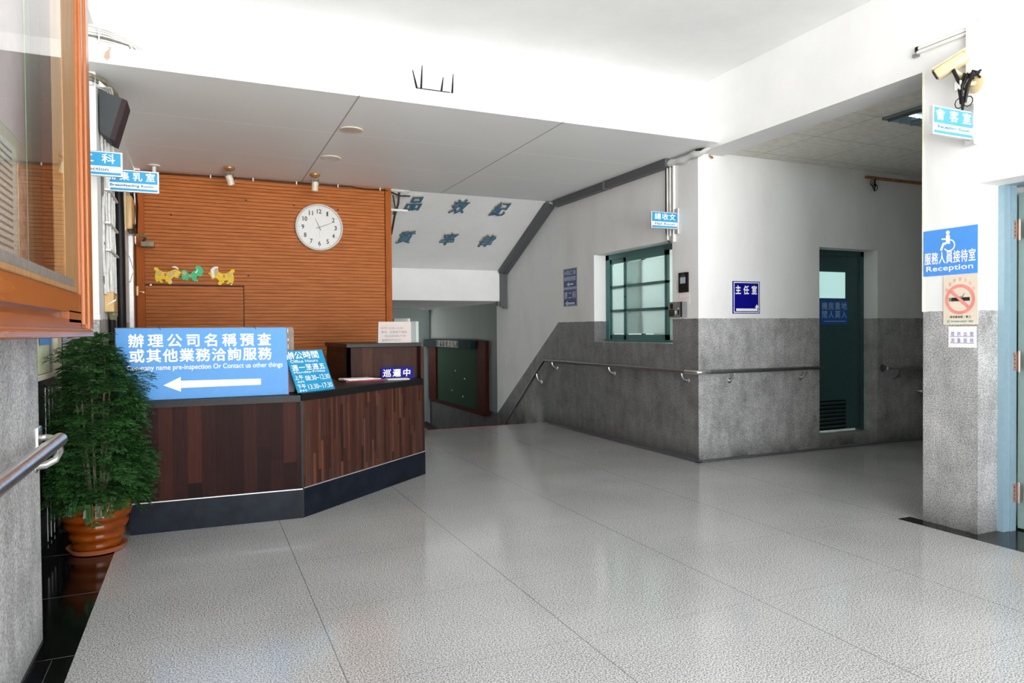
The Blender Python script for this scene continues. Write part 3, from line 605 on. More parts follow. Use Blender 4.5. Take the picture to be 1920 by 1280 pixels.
MB().prism([(0, 0), (.075, 0), (.082, .02), (.078, .05), (.083, .43), (.075, .45), (0, .45)], .015, fr, -.015).build('board_panel', 'brownboard', bk)
for q in ((.034, .044, .41, .44), (.034, .046, .355, .37), (.034, .044, .30, .33), (.034, .042, .22, .24)): ink(bk, fr, [rect(*q)], 'wtxt', .002, 'white_sticker')

# ---- office hours stand
oh = thing('opening_hours_sign', (.8, 5.1, .837), 'slanted blue stand listing office hours in white, on the counter corner', 'sign')
Bd = Vector((.28, .25, 0)).normalized(); back = Vector((-.66, .75, 0))
up = (back*.115+Vector((0, 0, .285))); fr = frame((.602, 4.885, .838), Bd, up)
Wd, Hh = .385, .305
MB().prism([(0, 0), (Wd, 0), (Wd, Hh), (0, Hh)], .006, fr, -.006).build('sign_panel', 'blue2', oh)
MB().quadbox([fr @ Vector((.02, Hh-.02, -.007)), fr @ Vector((Wd-.02, Hh-.02, -.007)), fr @ Vector((Wd-.02, Hh-.02, -.007))+back*.11+Vector((0, 0, -.262)), fr @ Vector((.02, Hh-.02, -.007))+back*.11+Vector((0, 0, -.262))], (.003, -.003, 0)).build('rear_prop', 'blue2', oh)
T = cjk('辦公時間', [.035+.085*i for i in range(4)], .268, .052, 1.45, .022)+fit('Office Hours', .02, .30, .214, .236, .012)
T += cjk('週一至週五', [.045+.07*i for i in range(5)], .178, .042, 1.4, .02)+fit('Monday-Friday', .02, .345, .132, .153, .012)
T += cjk('上午', [.03, .075], .108, .032, 1.2, .018)+fit('AM', .022, .09, .068, .084, .012)+fit('08:30~12:30', .115, .37, .080, .117, .008)
T += cjk('下午', [.03, .075], .042, .032, 1.2, .018)+fit('PM', .022, .09, .004, .020, .012)+fit('13:30~17:30', .115, .37, .016, .053, .008)
ink(oh, fr, T, 'wtxt', .0015)

# ---- patrol sign, notebook, papers
ps = thing('patrol_sign', (1.62, 5.93, .837), 'deep blue tent sign with three white characters before the counter ledge', 'sign')
fr = frame((1.425, 5.965, .838), (1, -.02, 0), (0, .02, .1)); MB().prism([(0, 0), (.29, 0), (.285, .098), (.008, .098)], .004, fr, -.004).build('sign_panel', 'navy', ps)
MB().quadbox([(1.433, 5.987, .935), (1.71, 5.982, .935), (1.715, 5.997, .838), (1.425, 5.999, .838)], (0, .002, 0)).build('rear_panel', 'navy', ps)
ink(ps, fr, cjk('巡邏中', [.055, .14, .228], .048, .062, 1.05, .024, .1), 'wtxt', .0015)
fl = MB().box(-.10, .24, -.11, .10, 0, .012, .003, frame((1.17, 5.86, .8375), (1, .12, 0), (-.12, 1, 0))).build('red_folder', 'redfold', None, label='thin red folder under white papers on the granite counter', cat='folder')
MB().box(-.12, .18, -.12, .06, 0, .006, 0, frame((1.18, 5.87, .8498), (1, .3, 0), (-.3, 1, 0))).box(-.13, .12, -.11, .05, .006, .012, 0, frame((1.19, 5.875, .8498), (1, .1, 0), (-.1, 1, 0))).build('paper_stack', 'paper', None, label='loose white papers on the red folder on the counter', cat='papers')
MB().box(-.09, .10, -.06, .06, 0, .010, .003, frame((1.53, 5.84, .8375), (1, -.05, 0), (.05, 1, 0))).build('notebook', 'paper', None, label='white notebook lying in front of the deep blue tent sign', cat='notebook')
MB().tube([(1.33, 5.78, .844), (1.42, 5.83, .844)], .006, 8).build('blue_pen', 'navy', None, True, label='blue pen lying between the papers and the white notebook', cat='pen')
MB().box(1.345, 1.40, 5.90, 5.94, .8375, .862, .006).build('desk_stapler', 'black', None, label='small black stapler at the end of the white papers', cat='stapler')
nc = thing('notice_card', (1.63, 6.1, 1.146), 'pinkish white folded notice card standing on the high counter ledge', 'notice')
fr = frame((1.425, 6.06, 1.147), (1, 0, 0), (0, .06, .2)); MB().prism([(0, 0), (.298, 0), (.312, .195), (.018, .195)], .002, fr, -.002).build('card_front', 'pinkpaper', nc)
MB().quadbox([fr @ Vector((.018, .195, -.002)), fr @ Vector((.312, .195, -.002)), (1.745, 6.18, 1.147), (1.44, 6.18, 1.147)], (0, .002, 0)).build('card_back', 'cream', nc)
T = []
for i, (tx, n) in enumerate((('中午12:30-13:30', .20), ('郵件、包裹請下階梯', .23), ('，送(出納股)代收', .22), ('謝謝您的合作!', .17))): T += fit(tx, .035, .035+n, .125-.037*i, .147-.037*i)
ink(nc, fr, T, 'ink', .001)

# ================================================================ CLOCK, GOATS
ck = thing('wall_clock', (1.238, 8.0, 2.15), 'round white wall clock with black numerals on the orange slatted wall', 'clock')
cc = (1.238, 8.05, 2.414); fr = frame(cc, (1, 0, 0), (0, 0, 1))
MB().lathe([(.20, .0), (.255, .006), (.262, .022), (.258, .038), (.246, .044), (.238, .036), (.236, .022)], cc, (0, -1, 0), 64).build('clock_case', 'clockw', ck, True)
MB().lathe([(.237, .028), (.237, .030)], cc, (0, -1, 0), 64).build('dial', 'clockw', ck)
T = []
for h in range(1, 13):
    a = math.pi/2-h*math.pi/6; wd = .045 if h > 9 else .026
    if h == 11: wd = .040
    if h == 1: wd = .018
    x, y = .178*math.cos(a), .178*math.sin(a); T += fit(str(h), x-wd/2*1.1, x+wd/2*1.1, y-.025, y+.025, .035)
ink(ck, fr, T, 'clockn', .0315, 'lettering')
k = []
for i in range(60):
    a = i*math.pi/30; r0 = .219 if i % 5 else .212; k.append(bar(r0*math.cos(a), r0*math.sin(a), .226*math.cos(a), .226*math.sin(a), .0022 if i % 5 else .005))
ink(ck, fr, k, 'clockh', .0312, 'minute_marks')
def hand(nm, ang, l, tail, w_, z, m_='clockh'):
    a = math.pi/2-ang; c_, s_ = math.cos(a), math.sin(a)
    MB().prism([(-tail*c_-w_*s_, -tail*s_+w_*c_), (-tail*c_+w_*s_, -tail*s_-w_*c_), (l*c_+w_*.4*s_, l*s_-w_*.4*c_), (l*c_-w_*.4*s_, l*s_+w_*.4*c_)], .0015, fr, z).build(nm, m_, ck)
hand('hour_hand', math.radians(335), .105, .035, .0055, .033); hand('minute_hand', math.radians(68), .165, .035, .0045, .0355); hand('second_hand', math.radians(180), .11, .0, .001, .038)
ink(ck, fr, [disc(0, 0, .008)], 'clockh', .041, 'centre_cap')

def goat(x0, z0, pts, sc_, m_, label, extras):
    gt = thing('goat_ornament', (x0+.11, 8.04, z0), label, 'wall ornament', 'goat cut-outs on the orange wall')
    f_ = frame((x0, 8.048, z0), (1, 0, 0), (0, 0, 1)); P_ = [(x*sc_, y*sc_) for x, y in pts]
    cx = sum(p[0] for p in P_)/len(P_); cy = sum(p[1] for p in P_)/len(P_)
    k_ = MB().prism(P_, .012, f_); k_.prism([(cx+(x-cx)*.93, cy+(y-cy)*.9) for x, y in P_], .006, f_, .012); k_.build('body', m_, gt)
    for nm, mm, pp, d_ in extras: MB().prism([(x*sc_, y*sc_) for x, y in pp], d_, f_, .006).build(nm, mm, gt)
# outlines in pixels of a close look at the ornaments, scaled to metres
u = .00063
Yb = [(3, 229), (17, 215), (35, 207), (21, 177), (13, 107), (23, 57), (40, 32), (61, 37), (60, 55), (67, 63), (83, 39), (100, 24), (127, 23), (131, 35), (105, 57), (100, 75), (163, 79), (170, 45), (195, 37), (210, 12), (231, 0), (255, 7), (267, 37), (247, 67), (255, 87), (283, 112), (311, 129), (325, 109), (355, 97), (387, 165), (391, 181), (410, 185), (415, 197), (377, 219), (355, 237), (315, 247), (285, 239), (245, 215), (195, 195), (140, 199), (115, 212), (85, 232), (67, 247), (58, 265), (40, 272), (17, 272), (5, 265), (0, 247)]
hornA = [(275, 275), (310, 269), (340, 252), (361, 235), (367, 262), (345, 285), (315, 297), (285, 293), (260, 282)]
beardA = [(370, 165), (345, 132), (325, 109), (355, 97), (387, 165)]
spotA = [(55, 139), (95, 132), (117, 167), (105, 202), (75, 219), (40, 197)]
redA = [(157, 135), (181, 132), (183, 177), (157, 179)]
neckA = [(205, 137), (215, 97), (245, 107), (285, 152), (325, 212), (300, 227), (255, 202), (195, 177)]
hoofA = [(239, 27), (255, 12), (275, 39), (255, 32), (267, 45), (255, 75), (243, 67)]
goat(-.418, 1.752, Yb, u, 'yellow', 'yellow foam goat facing right, at the end of the row nearest the side door', [('horn', 'paper', hornA, .016), ('beard', 'gold', beardA, .0135), ('rump_pattern', 'gold', spotA, .0135), ('red_seal', 'red', redA, .0135), ('neck_fleece', 'gold', neckA, .0132), ('hoof', 'wire', hoofA, .0135)])
Gb = [(4, 60), (22, 24), (50, 20), (55, 32), (80, 14), (107, 18), (88, 40), (72, 60), (110, 55), (142, 65), (160, 25), (190, 0), (215, 2), (225, 12), (245, 2), (252, 12), (224, 40), (228, 80), (250, 94), (280, 80), (310, 92), (318, 120), (326, 158), (348, 180), (330, 188), (320, 220), (295, 255), (240, 265), (205, 245), (230, 220), (215, 195), (180, 170), (150, 155), (120, 142), (95, 148), (75, 180), (50, 192), (10, 175), (0, 140)]
goat(-.163, 1.785, Gb, u, 'goatgreen', 'green foam goat in the middle of the row of three', [('rump_pattern', 'gold', [(15, 115), (40, 100), (72, 105), (78, 150), (45, 170), (10, 150)], .0135), ('back_seam', 'dark', [(110, 130), (140, 128), (160, 155), (120, 140), (95, 146)], .0132), ('mane', 'paper', [(225, 135), (250, 180), (240, 218), (230, 180), (200, 150)], .0132), ('hoof', 'paper', [(240, 2), (252, 12), (225, 25)], .0132), ('shoulder_pattern', 'gold', [(125, 72), (162, 85), (145, 108), (110, 95)], .0132)])
goat(.094, 1.752, [(412-x, y) for x, y in Yb][::-1], u, 'yellow', 'yellow foam goat facing left, at the clock end of the row', [('horn', 'paper', [(145, 275), (110, 275), (90, 237), (90, 177), (100, 129), (60, 122), (50, 167), (45, 222), (28, 237), (55, 282), (90, 307), (135, 309), (160, 297)], .016), ('face', 'gold', [(92, 187), (105, 152), (135, 172), (160, 217), (155, 262), (115, 272), (95, 237)], .0140), ('rump_pattern', 'gold', [(412-x, y) for x, y in spotA][::-1], .0135), ('red_seal', 'red', [(412-x, y) for x, y in redA][::-1], .0135), ('hoof', 'wire', [(330, 6), (352, 30), (372, 20), (365, 2)], .0135)])

# ================================================================ RAISED CHARACTERS ON THE SLOPE
nrm = Vector((0, -(.785), -(1.64))).normalized()
def on_slope(ch, x, y, label):
    z = 2.93-(y-8.08)*(.785/1.64); ct = thing('raised_character', (x, y, z-.08), label, 'wall character', 'raised blue characters on the sloped soffit')
    f_ = frame(Vector((x, y, z))+nrm*.001, (1, 0, 0), (0, -1.64, .785)); it = cjk(ch, [0], 0, .275, .66, .022, .10, .14)
    def ext(d0, d1, grow, nm, m_):
        k_ = MB(); b_ = bmesh.new()
        for vs, fs in it:
            vv = [b_.verts.new(f_ @ Vector((a, c, d1))) for a, c in vs]
            for f in fs:
                try: b_.faces.new([vv[i] for i in f])
                except ValueError: pass
        bmesh.ops.remove_doubles(b_, verts=b_.verts[:], dist=1e-6)
        r_ = bmesh.ops.extrude_face_region(b_, geom=b_.faces[:]); ev = [g_ for g_ in r_['geom'] if isinstance(g_, bmesh.types.BMVert)]
        bmesh.ops.translate(b_, vec=-nrm*(d1-d0), verts=ev); bmesh.ops.recalc_face_normals(b_, faces=b_.faces[:])
        k_._bm(b_); return k_.build(nm, m_, ct)
    ext(0, .022, 0, 'character_body', 'charside'); ink(ct, f_, it, 'charblue', .0235, 'painted_face')
for ch, x, y, lb in (('品', 2.42, 8.31, 'top row near the slatted wall'), ('效', 3.00, 8.31, 'top row in the middle'), ('紀', 3.555, 8.31, 'top row near the grey duct'), ('質', 2.49, 8.985, 'lower row near the slatted wall'), ('率', 3.08, 8.985, 'lower row in the middle'), ('律', 3.64, 8.985, 'lower row near the grey duct')):
    on_slope(ch, x, y, 'slanted dark blue raised character %s, %s of the sloped soffit' % (ch, lb))

# ================================================================ LANDING NOTICE BOARD
nb = thing('notice_board', (4.38, 12.2, -.17), 'dark green notice board in a mahogany frame on the landing wall below', 'notice board')
MB().box(4.375, 4.40, 11.2, 13.6, -.14, .92).build('felt_panel', 'boardgreen', nb)
MB().box(4.34, 4.40, 10.80, 11.22, -.16, 1.07, .004).box(4.34, 4.40, 13.5, 13.95, -.16, .95, .004).box(4.33, 4.40, 10.9, 13.8, -.19, -.13, .004).build('board_frame', 'mahog', nb)
MB().box(4.25, 4.38, 11.28, 14.0, .93, 1.075, .004).build('header', 'hdr', nb)
fr = frame((4.249, 13.95, .93), (0, -1, 0), (0, 0, 1)); ink(nb, fr, cjk('政令宣導園地', [.95+.19*i for i in range(6)], .075, .12, 1.4, .0)+[bar(.8, .02, .8, .13, .01), bar(2.05, .02, 2.05, .13, .01), bar(.8, .13, 2.05, .13, .006), bar(.8, .02, 2.05, .02, .006)], 'goldtxt', .002)
for y, z in ((12.4, .5), (11.9, .38), (12.6, .12), (12.0, .05)): MB().sphere((4.372, y, z), .014).build('push_pin', 'ltxt', nb)

# ================================================================ CABLE DUCTS ON THE RIGHT WALL
dt = thing('cable_duct', (4.24, 6.8, 2.83), 'long dark grey duct under the canopy along the mail-room wall', 'cable duct')
MB().box(4.17, 4.258, 6.78, 8.02, 2.832, 2.912, .003).box(4.17, 4.258, 5.64, 6.775, 2.834, 2.914, .003).build('duct_cover', 'greytray', dt)
MB().box(4.165, 4.26, 6.76, 6.79, 2.830, 2.915).build('joint_clip', 'dsteel', dt)
sd = thing('stair_duct', (4.2, 9.0, 1.6), 'grey duct following the sloped soffit edge and dropping beside its end', 'cable duct')
MB().quadbox([(4.11, 8.10, 2.92), (4.19, 8.10, 2.92), (4.19, 9.69, 2.155), (4.11, 9.69, 2.155)], (0, -.024, -.048)).quadbox([(4.19, 8.10, 2.90), (4.259, 8.10, 2.90), (4.259, 9.69, 2.12), (4.19, 9.69, 2.12)], (0, -.012, -.03)).build('sloped_run', 'greytray', sd)
MB().box(4.14, 4.20, 9.68, 9.72, 1.60, 2.15).box(4.20, 4.259, 9.69, 9.76, 1.58, 2.14).box(4.10, 4.25, 9.70, 9.78, 1.62, 1.68).build('vertical_run', 'greytray', sd)
wb = thing('wrapped_pipe', (4.22, 5.4, 2.84), 'lumpy white taped pipe bundle under the canopy corner', 'pipe')
pts = [(4.225, 5.66-.06*i, 2.865+.008*math.sin(i*1.3)) for i in range(9)]+[(4.25, 5.12, 2.885), (4.30, 5.05, 2.905)]
MB().tube(pts, .03, 10, True, [.03+.007*math.sin(i*2.1) for i in range(9)]+[.018, .01]).build('wrapped_bundle', 'tape', wb, True)
MB().tube([(4.225, 5.30, 2.87), (4.24, 5.2, 2.885), (4.28, 5.13, 2.905)], .008).tube([(4.20, 5.22, 2.895), (4.26, 5.16, 2.90)], .01).build('loose_wires', 'black', wb)
MB().tube([(4.21, 8.03, 2.88), (4.19, 8.09, 2.885), (4.10, 8.12, 2.905)], .016, 8, True, [.022, .018, .008]).build('wrapped_tail', 'tape', wb, True)
for i, (y, z0, r_) in enumerate(((5.70, 2.125, .012), (5.655, 2.16, .013), (5.60, 2.10, .0155))):
    MB().tube([(4.243, y, 2.84), (4.243, y, z0)], r_, 10).build('conduit', 'pvc', None, True, label=['white conduit farthest from the corner, above the green window', 'middle white conduit of three above the green window', 'thickest white conduit, nearest the corner above the green window'][i], cat='conduit', group='white conduits above the green window')
MB().tube([(4.25, 5.735, 2.84), (4.252, 5.74, 2.5), (4.25, 5.735, 2.2), (4.245, 5.70, 2.12), (4.235, 5.66, 2.10)], .006, 6).build('black_cable', 'black', None, True, label='thin black cable beside the white conduits, curling at the window head', cat='cable')
MB().tube([(4.40, 5.258, 2.90), (4.385, 5.24, 2.86), (4.40, 5.225, 2.84), (4.42, 5.24, 2.85), (4.415, 5.258, 2.87)], .005, 6).build('rusty_hook', 'rust', None, label='small rusty hook high on the white wall below the canopy corner', cat='hook')

# ================================================================ SIGNS
def projecting(name, x0, x1, y, z0, z1, label, rows, mcol, bracket, eng, engm='gtxt', wtx=1.2):
    s_ = thing(name, ((x0+x1)/2, y, z0), label, 'sign', 'blue projecting room signs'); W_, H_ = x1-x0, z1-z0; f_ = frame((x0, y-.012, z0), (1, 0, 0), (0, 0, 1))
    MB().box(x0, x1, y-.012, y+.012, z0, z1, .002).build('sign_frame', 'silver', s_)
    b_ = .006; ink(s_, f_, [rect(b_*1.5, W_-b_*1.5, b_, H_-b_)], 'wtxt', .0012, 'white_ground')
    ink(s_, f_, [rect(b_*1.5, W_-b_*1.5, H_*.40, H_-b_*1.3), rect(b_*1.5, W_-b_*1.5, b_*1.3, H_*.155)], mcol, .0022, 'colour_bands')
    ch_, xs = rows; ink(s_, f_, cjk(ch_, [W_*t_ for t_ in xs], H_*.70, H_*.36, wtx, .014), 'wtxt', .0032)
    ink(s_, f_, fit(eng[0], W_*eng[1], W_*eng[2], H_*.195, H_*.35, .045), engm, .0034, 'english_lettering')
    bx0, bx1, bz0, bz1 = bracket; MB().box(bx0, bx1, y-.03, y+.03, bz0, bz1, .003).build('wall_bracket', 'silver', s_); return s_
projecting('mail_room_sign', 3.94, 4.245, 5.56, 2.215, 2.373, 'blue and white sign with three characters projecting above the green window', ('總收文', (.24, .52, .79)), 'blue2', (4.235, 4.259, 2.17, 2.415), ('Mail Room', .12, .90))
projecting('reception_room_sign', 3.876, 4.235, 2.716, 2.362, 2.528, 'pale turquoise framed sign projecting from the pillar under the camera', ('會客室', (.16, .50, .82)), 'teal', (4.215, 4.249, 2.335, 2.575), ('Reception Room', .10, .90), 'gtxt')
projecting('breastfeeding_room_sign', -.575, -.243, 5.49, 2.222, 2.372, 'blue sign lettered Breastfeeding Room on the cable-covered wall', ('哺集乳室', (.12, .36, .60, .84)), 'blue2', (-.583, -.57, 2.18, 2.41), ('Breastfeeding Room', .10, .90), 'gtxt', 1.0)
projecting('second_section_sign', -.775, -.408, 4.82, 2.188, 2.335, 'blue sign lettered Second Section, partly hidden by the display case', ('第二科', (.17, .50, .80)), 'blue2', (-.80, -.77, 2.15, 2.37), ('Second Section', .10, .80))

def flat(name, o, ex, ey, W_, H_, m_, label, cat='sign', part='sign_panel', th=.004, group=None):
    f_ = frame(o, ex, ey); s_ = thing(name, f_ @ Vector((W_/2, 0, 0)), label, cat, group); MB().prism([(0, 0), (W_, 0), (W_, H_), (0, H_)], th, f_).build(part, m_, s_); return s_, f_
# on the mail-room wall
s, f = flat('direction_sign', (X0, 7.90, 1.775), (0, -1, 0), (0, 0, 1), .34, .245, 'indigo', 'indigo direction sign with a small arrow, upper of two on the mail-room wall')
ink(s, f, cjk('未登記工廠', spread(5, .02, .32), .19, .055, 1.05, .01)+cjk('輔導服務團', spread(5, .02, .32), .115, .055, 1.05, .01)+[bar(.14, .045, .26, .045, .02), poly([(.09, .045), (.145, .075), (.145, .015)])]+border(.006, .334, .006, .239, .005), 'ltxt', .006)
s, f = flat('section_sign', (X0, 7.90, 1.545), (0, -1, 0), (0, 0, 1), .34, .222, 'indigo', 'indigo sign with three characters and a long arrow, lower of two on the mail-room wall')
ink(s, f, cjk('第二科', spread(3, .01, .33), .135, .085, .95, .016, .12)+[bar(.11, .035, .29, .035, .026), poly([(.04, .035), (.115, .075), (.115, -.003)])]+border(.006, .334, .006, .216, .005), 'ltxt', .006)
# director's office sign
s, f = flat('office_direction_sign', (4.664, Y0, 1.393), (1, 0, 0), (0, 0, 1), .335, .310, 'navy', 'deep blue enamel sign with three characters and a bent arrow beside the wall corner', th=.006)
f.translation += Vector((0, -.006, 0)); 
MB().prism([(0, 0), (.335, 0), (.335, .31), (0, .31)], .003, frame((4.664, Y0-.004, 1.393), (1, 0, 0), (0, 0, 1))).build('enamel_face', 'navy', s)
ink(s, f, cjk('主任室', [.065, .165, .265], .225, .078, .78, .03)+[rect(.04, .305, .024, .048), rect(.285, .307, .024, .07), poly([(.272, .058), (.322, .058), (.297, .090)])]+border(.010, .325, .008, .302, .008), 'wtxt', .0015)
# pillar signs
EXP = (0, -1, 0)
s, f = flat('accessible_reception_sign', (4.25, 3.027, 1.571), EXP, (0, 0, 1), .343, .288, 'accblue', 'blue sign with a white wheelchair symbol and the word Reception on the pillar')
T = [disc(.162, .262, .0125), ring(.171, .182, .030, .038, 30, math.radians(-150), math.radians(80)), poly([(.150, .240), (.176, .240), (.176, .190), (.150, .196)]), bar(.152, .196, .135, .196, .016), bar(.136, .20, .118, .155, .014), bar(.155, .222, .122, .226, .010), disc(.162, .238, .013)]
T += cjk('服務人員接待室', spread(7, .008, .335), .108, .070, .56, .016)+fit('Reception', .022, .318, .018, .062, .016)
ink(s, f, T, 'wtxt', .006)
s, f = flat('no_smoking_sticker', (4.249, 2.893, 1.262), EXP, (0, 0, 1), .212, .302, 'cream', 'cream no smoking sticker with a salmon ring on the pillar')
ink(s, f, [rect(.050, .165, .144, .166), rect(.044, .047, .144, .166), rect(.037, .041, .144, .166)]+[ring(.10, .178, .022, .025, 10, 4.2, 6.1), ring(.105, .196, .025, .028, 10, 4.2, 6.1)]+fit('違者最高罰 1 萬元', .042, .172, .040, .055, .01), 'btxt', .005)
ink(s, f, [ring(.105, .155, .073, .092), bar(.05, .207, .160, .103, .018)], 'pink', .0058, 'prohibition_ring')
T = []
for i, ch_ in enumerate('本場所禁止吸菸'):
    a = math.radians(152-20.7*i); T += cjk(ch_, [.105+.115*math.cos(a)*.82], .162+.115*math.sin(a), .022, .8, 0)
ink(s, f, T, 'pink', .005, 'red_lettering'); ink(s, f, fit('衛生署國民健康局', .05, .145, .015, .025, .008)+fit('提醒您', .157, .187, .015, .025, .008)+[ring(.033, .020, .004, .008, 14)], 'green_ink', .005, 'green_lettering')
s, f = flat('blood_pressure_notice', (4.249, 2.862, 1.122), EXP, (0, 0, 1), .172, .129, 'paper', 'small white paper notice in violet ink under the no smoking sticker', 'notice', 'paper_sheet', .002)
ink(s, f, cjk('提供血壓', spread(4, .008, .164), .082, .026, .8, 0)+cjk('測量服務', spread(4, .008, .164), .042, .026, .8, 0)+[rect(.012, .158, .066, .068), rect(.012, .158, .026, .028)], 'violet', .003)

# keypad, note and time terminal beside the window
s, f = flat('card_reader', (X0, 5.535, 1.60), EXP, (0, 0, 1), .135, .19, 'black', 'flat black card reader with a small pale screen beside the green window', 'card reader', 'housing', .018)
ink(s, f, [rect(.028, .108, .085, .145)], 'screen', .019, 'screen'); ink(s, f, [rect(.035, .10, .155, .160), rect(.055, .082, .170, .175)], 'ink', .019, 'print_marks')
s, f = flat('wall_note', (X0, 5.55, 1.495), EXP, (0, 0, 1), .165, .10, 'paper', 'small white ruled note between the card reader and the time terminal', 'note', 'paper_sheet', .0015)
ink(s, f, [rect(.01+.025*i, .012+.025*i, .01, .09) for i in range(6)]+[rect(.01, .15, .045, .047)], 'pink', .002, 'ruled_lines')
s, f = flat('time_terminal', (X0, 5.64, 1.362), EXP, (0, 0, 1), .215, .148, 'phoneg', 'grey wall time terminal with keypad below the white note', 'time terminal', 'housing', .06)
ink(s, f, [rect(.03, .075, .082, .132)], 'black', .061, 'screen'); k = MB()
for i in range(4):
    for j in range(4): k.prism([(.012+.022*i, .012+.016*j), (.028+.022*i, .012+.016*j), (.028+.022*i, .024+.016*j), (.012+.022*i, .024+.016*j)], .004, f, .06)
k.build('keypad', 'black', s); ink(s, f, [rect(.108, .13, .03, .065), rect(.15, .168, .075, .09)], 'paper', .062, 'white_keys'); ink(s, f, [rect(.148, .170, .022, .07), rect(.19, .214, .003, .145)], 'black', .0612, 'dark_slots')
MB().tube([f @ Vector((.03, .0, .03)), f @ Vector((.06, -.014, .03)), f @ Vector((.12, -.012, .03)), f @ Vector((.15, .0, .03))], .006, 8).build('cable_loop', 'wire', s, True)

# ================================================================ SECURITY CAMERA AND CONDUITS ON THE PILLAR
cm = thing('security_camera', (4.1, 2.75, 2.63), 'ivory bullet security camera with dangling black cables on the pillar', 'camera')
cen = Vector((4.169, 2.80, 2.827)); dr = Vector((-.13, .22, -.13)).normalized(); q = frame(cen, dr.cross(Vector((0, 0, 1))), Vector((0, 0, 1)).cross(dr).cross(dr)*-1)
rx = dr.cross(Vector((0, 0, 1))).normalized(); ry = rx.cross(dr).normalized(); FM = Matrix((rx, ry, -dr)).transposed().to_4x4(); FM.translation = cen
MB().box(-.040, .040, -.036, .028, -.088, .088, .014, FM).build('camera_body', 'ivory', cm, True)
MB().box(-.046, .046, .026, .035, -.092, .106, .004, FM).build('sun_hood', 'ivory', cm)
MB().lathe([(.03, 0), (.03, .008), (.001, .009)], cen+dr*-.086, -dr, 16).build('rear_cap', 'ivory', cm)
MB().lathe([(.028, 0), (.028, .006), (.001, .007)], cen+dr*.088, dr, 16).build('lens', 'black', cm)
MB().tube([cen+ry*-.034, cen+ry*-.075+Vector((.02, -.01, 0)), (4.20, 2.70, 2.69), (4.25, 2.695, 2.70)], .014, 10).build('mount_arm', 'ivory', cm, True)
MB().lathe([(.052, 0), (.050, .014), (.03, .02)], (4.25, 2.695, 2.695), (-1, 0, 0), 20).build('mount_plate', 'ivory', cm, True)
k = MB(); random.seed(3)
for i in range(9):
    a = random.uniform(-.03, .03); k.tube([(4.235, 2.69+a, 2.74+random.uniform(-.02, .03)), (4.19, 2.70+a, 2.73+random.uniform(-.03, .04)), (4.17, 2.72+a, 2.67+random.uniform(-.03, .03)), (4.18, 2.73+a*.5, 2.60+random.uniform(-.03, .02))], .007, 6)
k.tube([(4.18, 2.73, 2.66), (4.165, 2.77, 2.77), (4.16, 2.79, 2.83)], .011, 8); k.tube([(4.18, 2.73, 2.62), (4.18, 2.735, 2.52)], .011, 8, True, [.014, .005])
for c_ in ((4.18, 2.70, 2.585), (4.185, 2.755, 2.59)): k.tube([(c_[0], c_[1]+.028*math.cos(t_*.7), c_[2]+.03*math.sin(t_*.7)) for t_ in range(10)], .003, 5)
k.build('cable_knot', 'black', cm, True)
MB().box(4.165, 4.185, 2.735, 2.775, 2.665, 2.72, .003).build('cable_tag', 'wire', cm)
cd = thing('wall_conduit', (4.24, 2.8, 2.75), 'white conduits meeting above the camera on the pillar', 'conduit')
MB().box(4.236, 4.262, 2.73, 3.06, 3.028, 3.046, .003).box(4.236, 4.262, 2.73, 3.07, 3.004, 3.024, .003).build('horizontal_run', 'pvc', cd)
MB().box(4.228, 4.25, 2.715, 2.748, 2.74, 3.05, .003).build('vertical_run', 'pvc', cd)
MB().box(4.236, 4.256, 3.06, 3.08, 3.02, 3.05).build('open_end', 'black', cd); MB().box(4.24, 4.262, 3.06, 3.10, 2.99, 3.012).build('end_clip', 'dsteel', cd)
MB().box(4.238, 4.262, 1.2, 2.68, 3.055, 3.075, .003).build('surface_duct', 'pvc', None, label='slim white duct running on from the camera conduits toward the entrance', cat='conduit')

# corridor fittings
fl_ = thing('fluorescent_light', (5.3, 3.7, 2.88), 'recessed louvred fluorescent light in the corridor ceiling', 'ceiling light')
MB().box(4.95, 6.15, 3.27, 3.87, 2.90, 2.904).box(4.95, 6.15, 3.86, 3.875, 2.885, 2.905).box(4.95, 4.965, 3.27, 3.87, 2.885, 2.905).build('housing', 'louvre', fl_)
for y in (3.42, 3.57, 3.72): MB().tube([(5.02, y, 2.893), (6.1, y, 2.893)], .008, 8).build('tube_lamp', 'tube', fl_)
k = MB()
for i in range(9): k.box(5.0+.13*i, 5.008+.13*i, 3.28, 3.86, 2.872, 2.90)
k.build('louvre', 'louvre', fl_)
MB().box(4.44, 4.52, 3.032, 3.09, 2.70, 2.87, .004).build('emergency_lamp', 'pvc', None, label='white wall box on the corridor side of the pillar', cat='wall box')
pp = thing('dark_pipe', (7.0, 5.2, 2.75), 'dark pipe with a looped cable high on the corridor wall', 'pipe')
MB().tube([(6.44, 5.235, 2.835), (8.8, 5.235, 2.835)], .016, 10).build('pipe_run', 'rust', pp, True); 
k = MB()
for cx, cz, r_ in ((6.53, 2.775, .032), (6.57, 2.735, .035), (6.55, 2.755, .03)): k.tube([(cx+r_*math.cos(t_*.63), 5.225, cz+r_*math.sin(t_*.63)) for t_ in range(11)], .004, 5)
k.tube([(6.57, 5.225, 2.83), (6.56, 5.22, 2.76), (6.555, 5.22, 2.69)], .006, 6); k.build('cable_loop', 'black', pp)

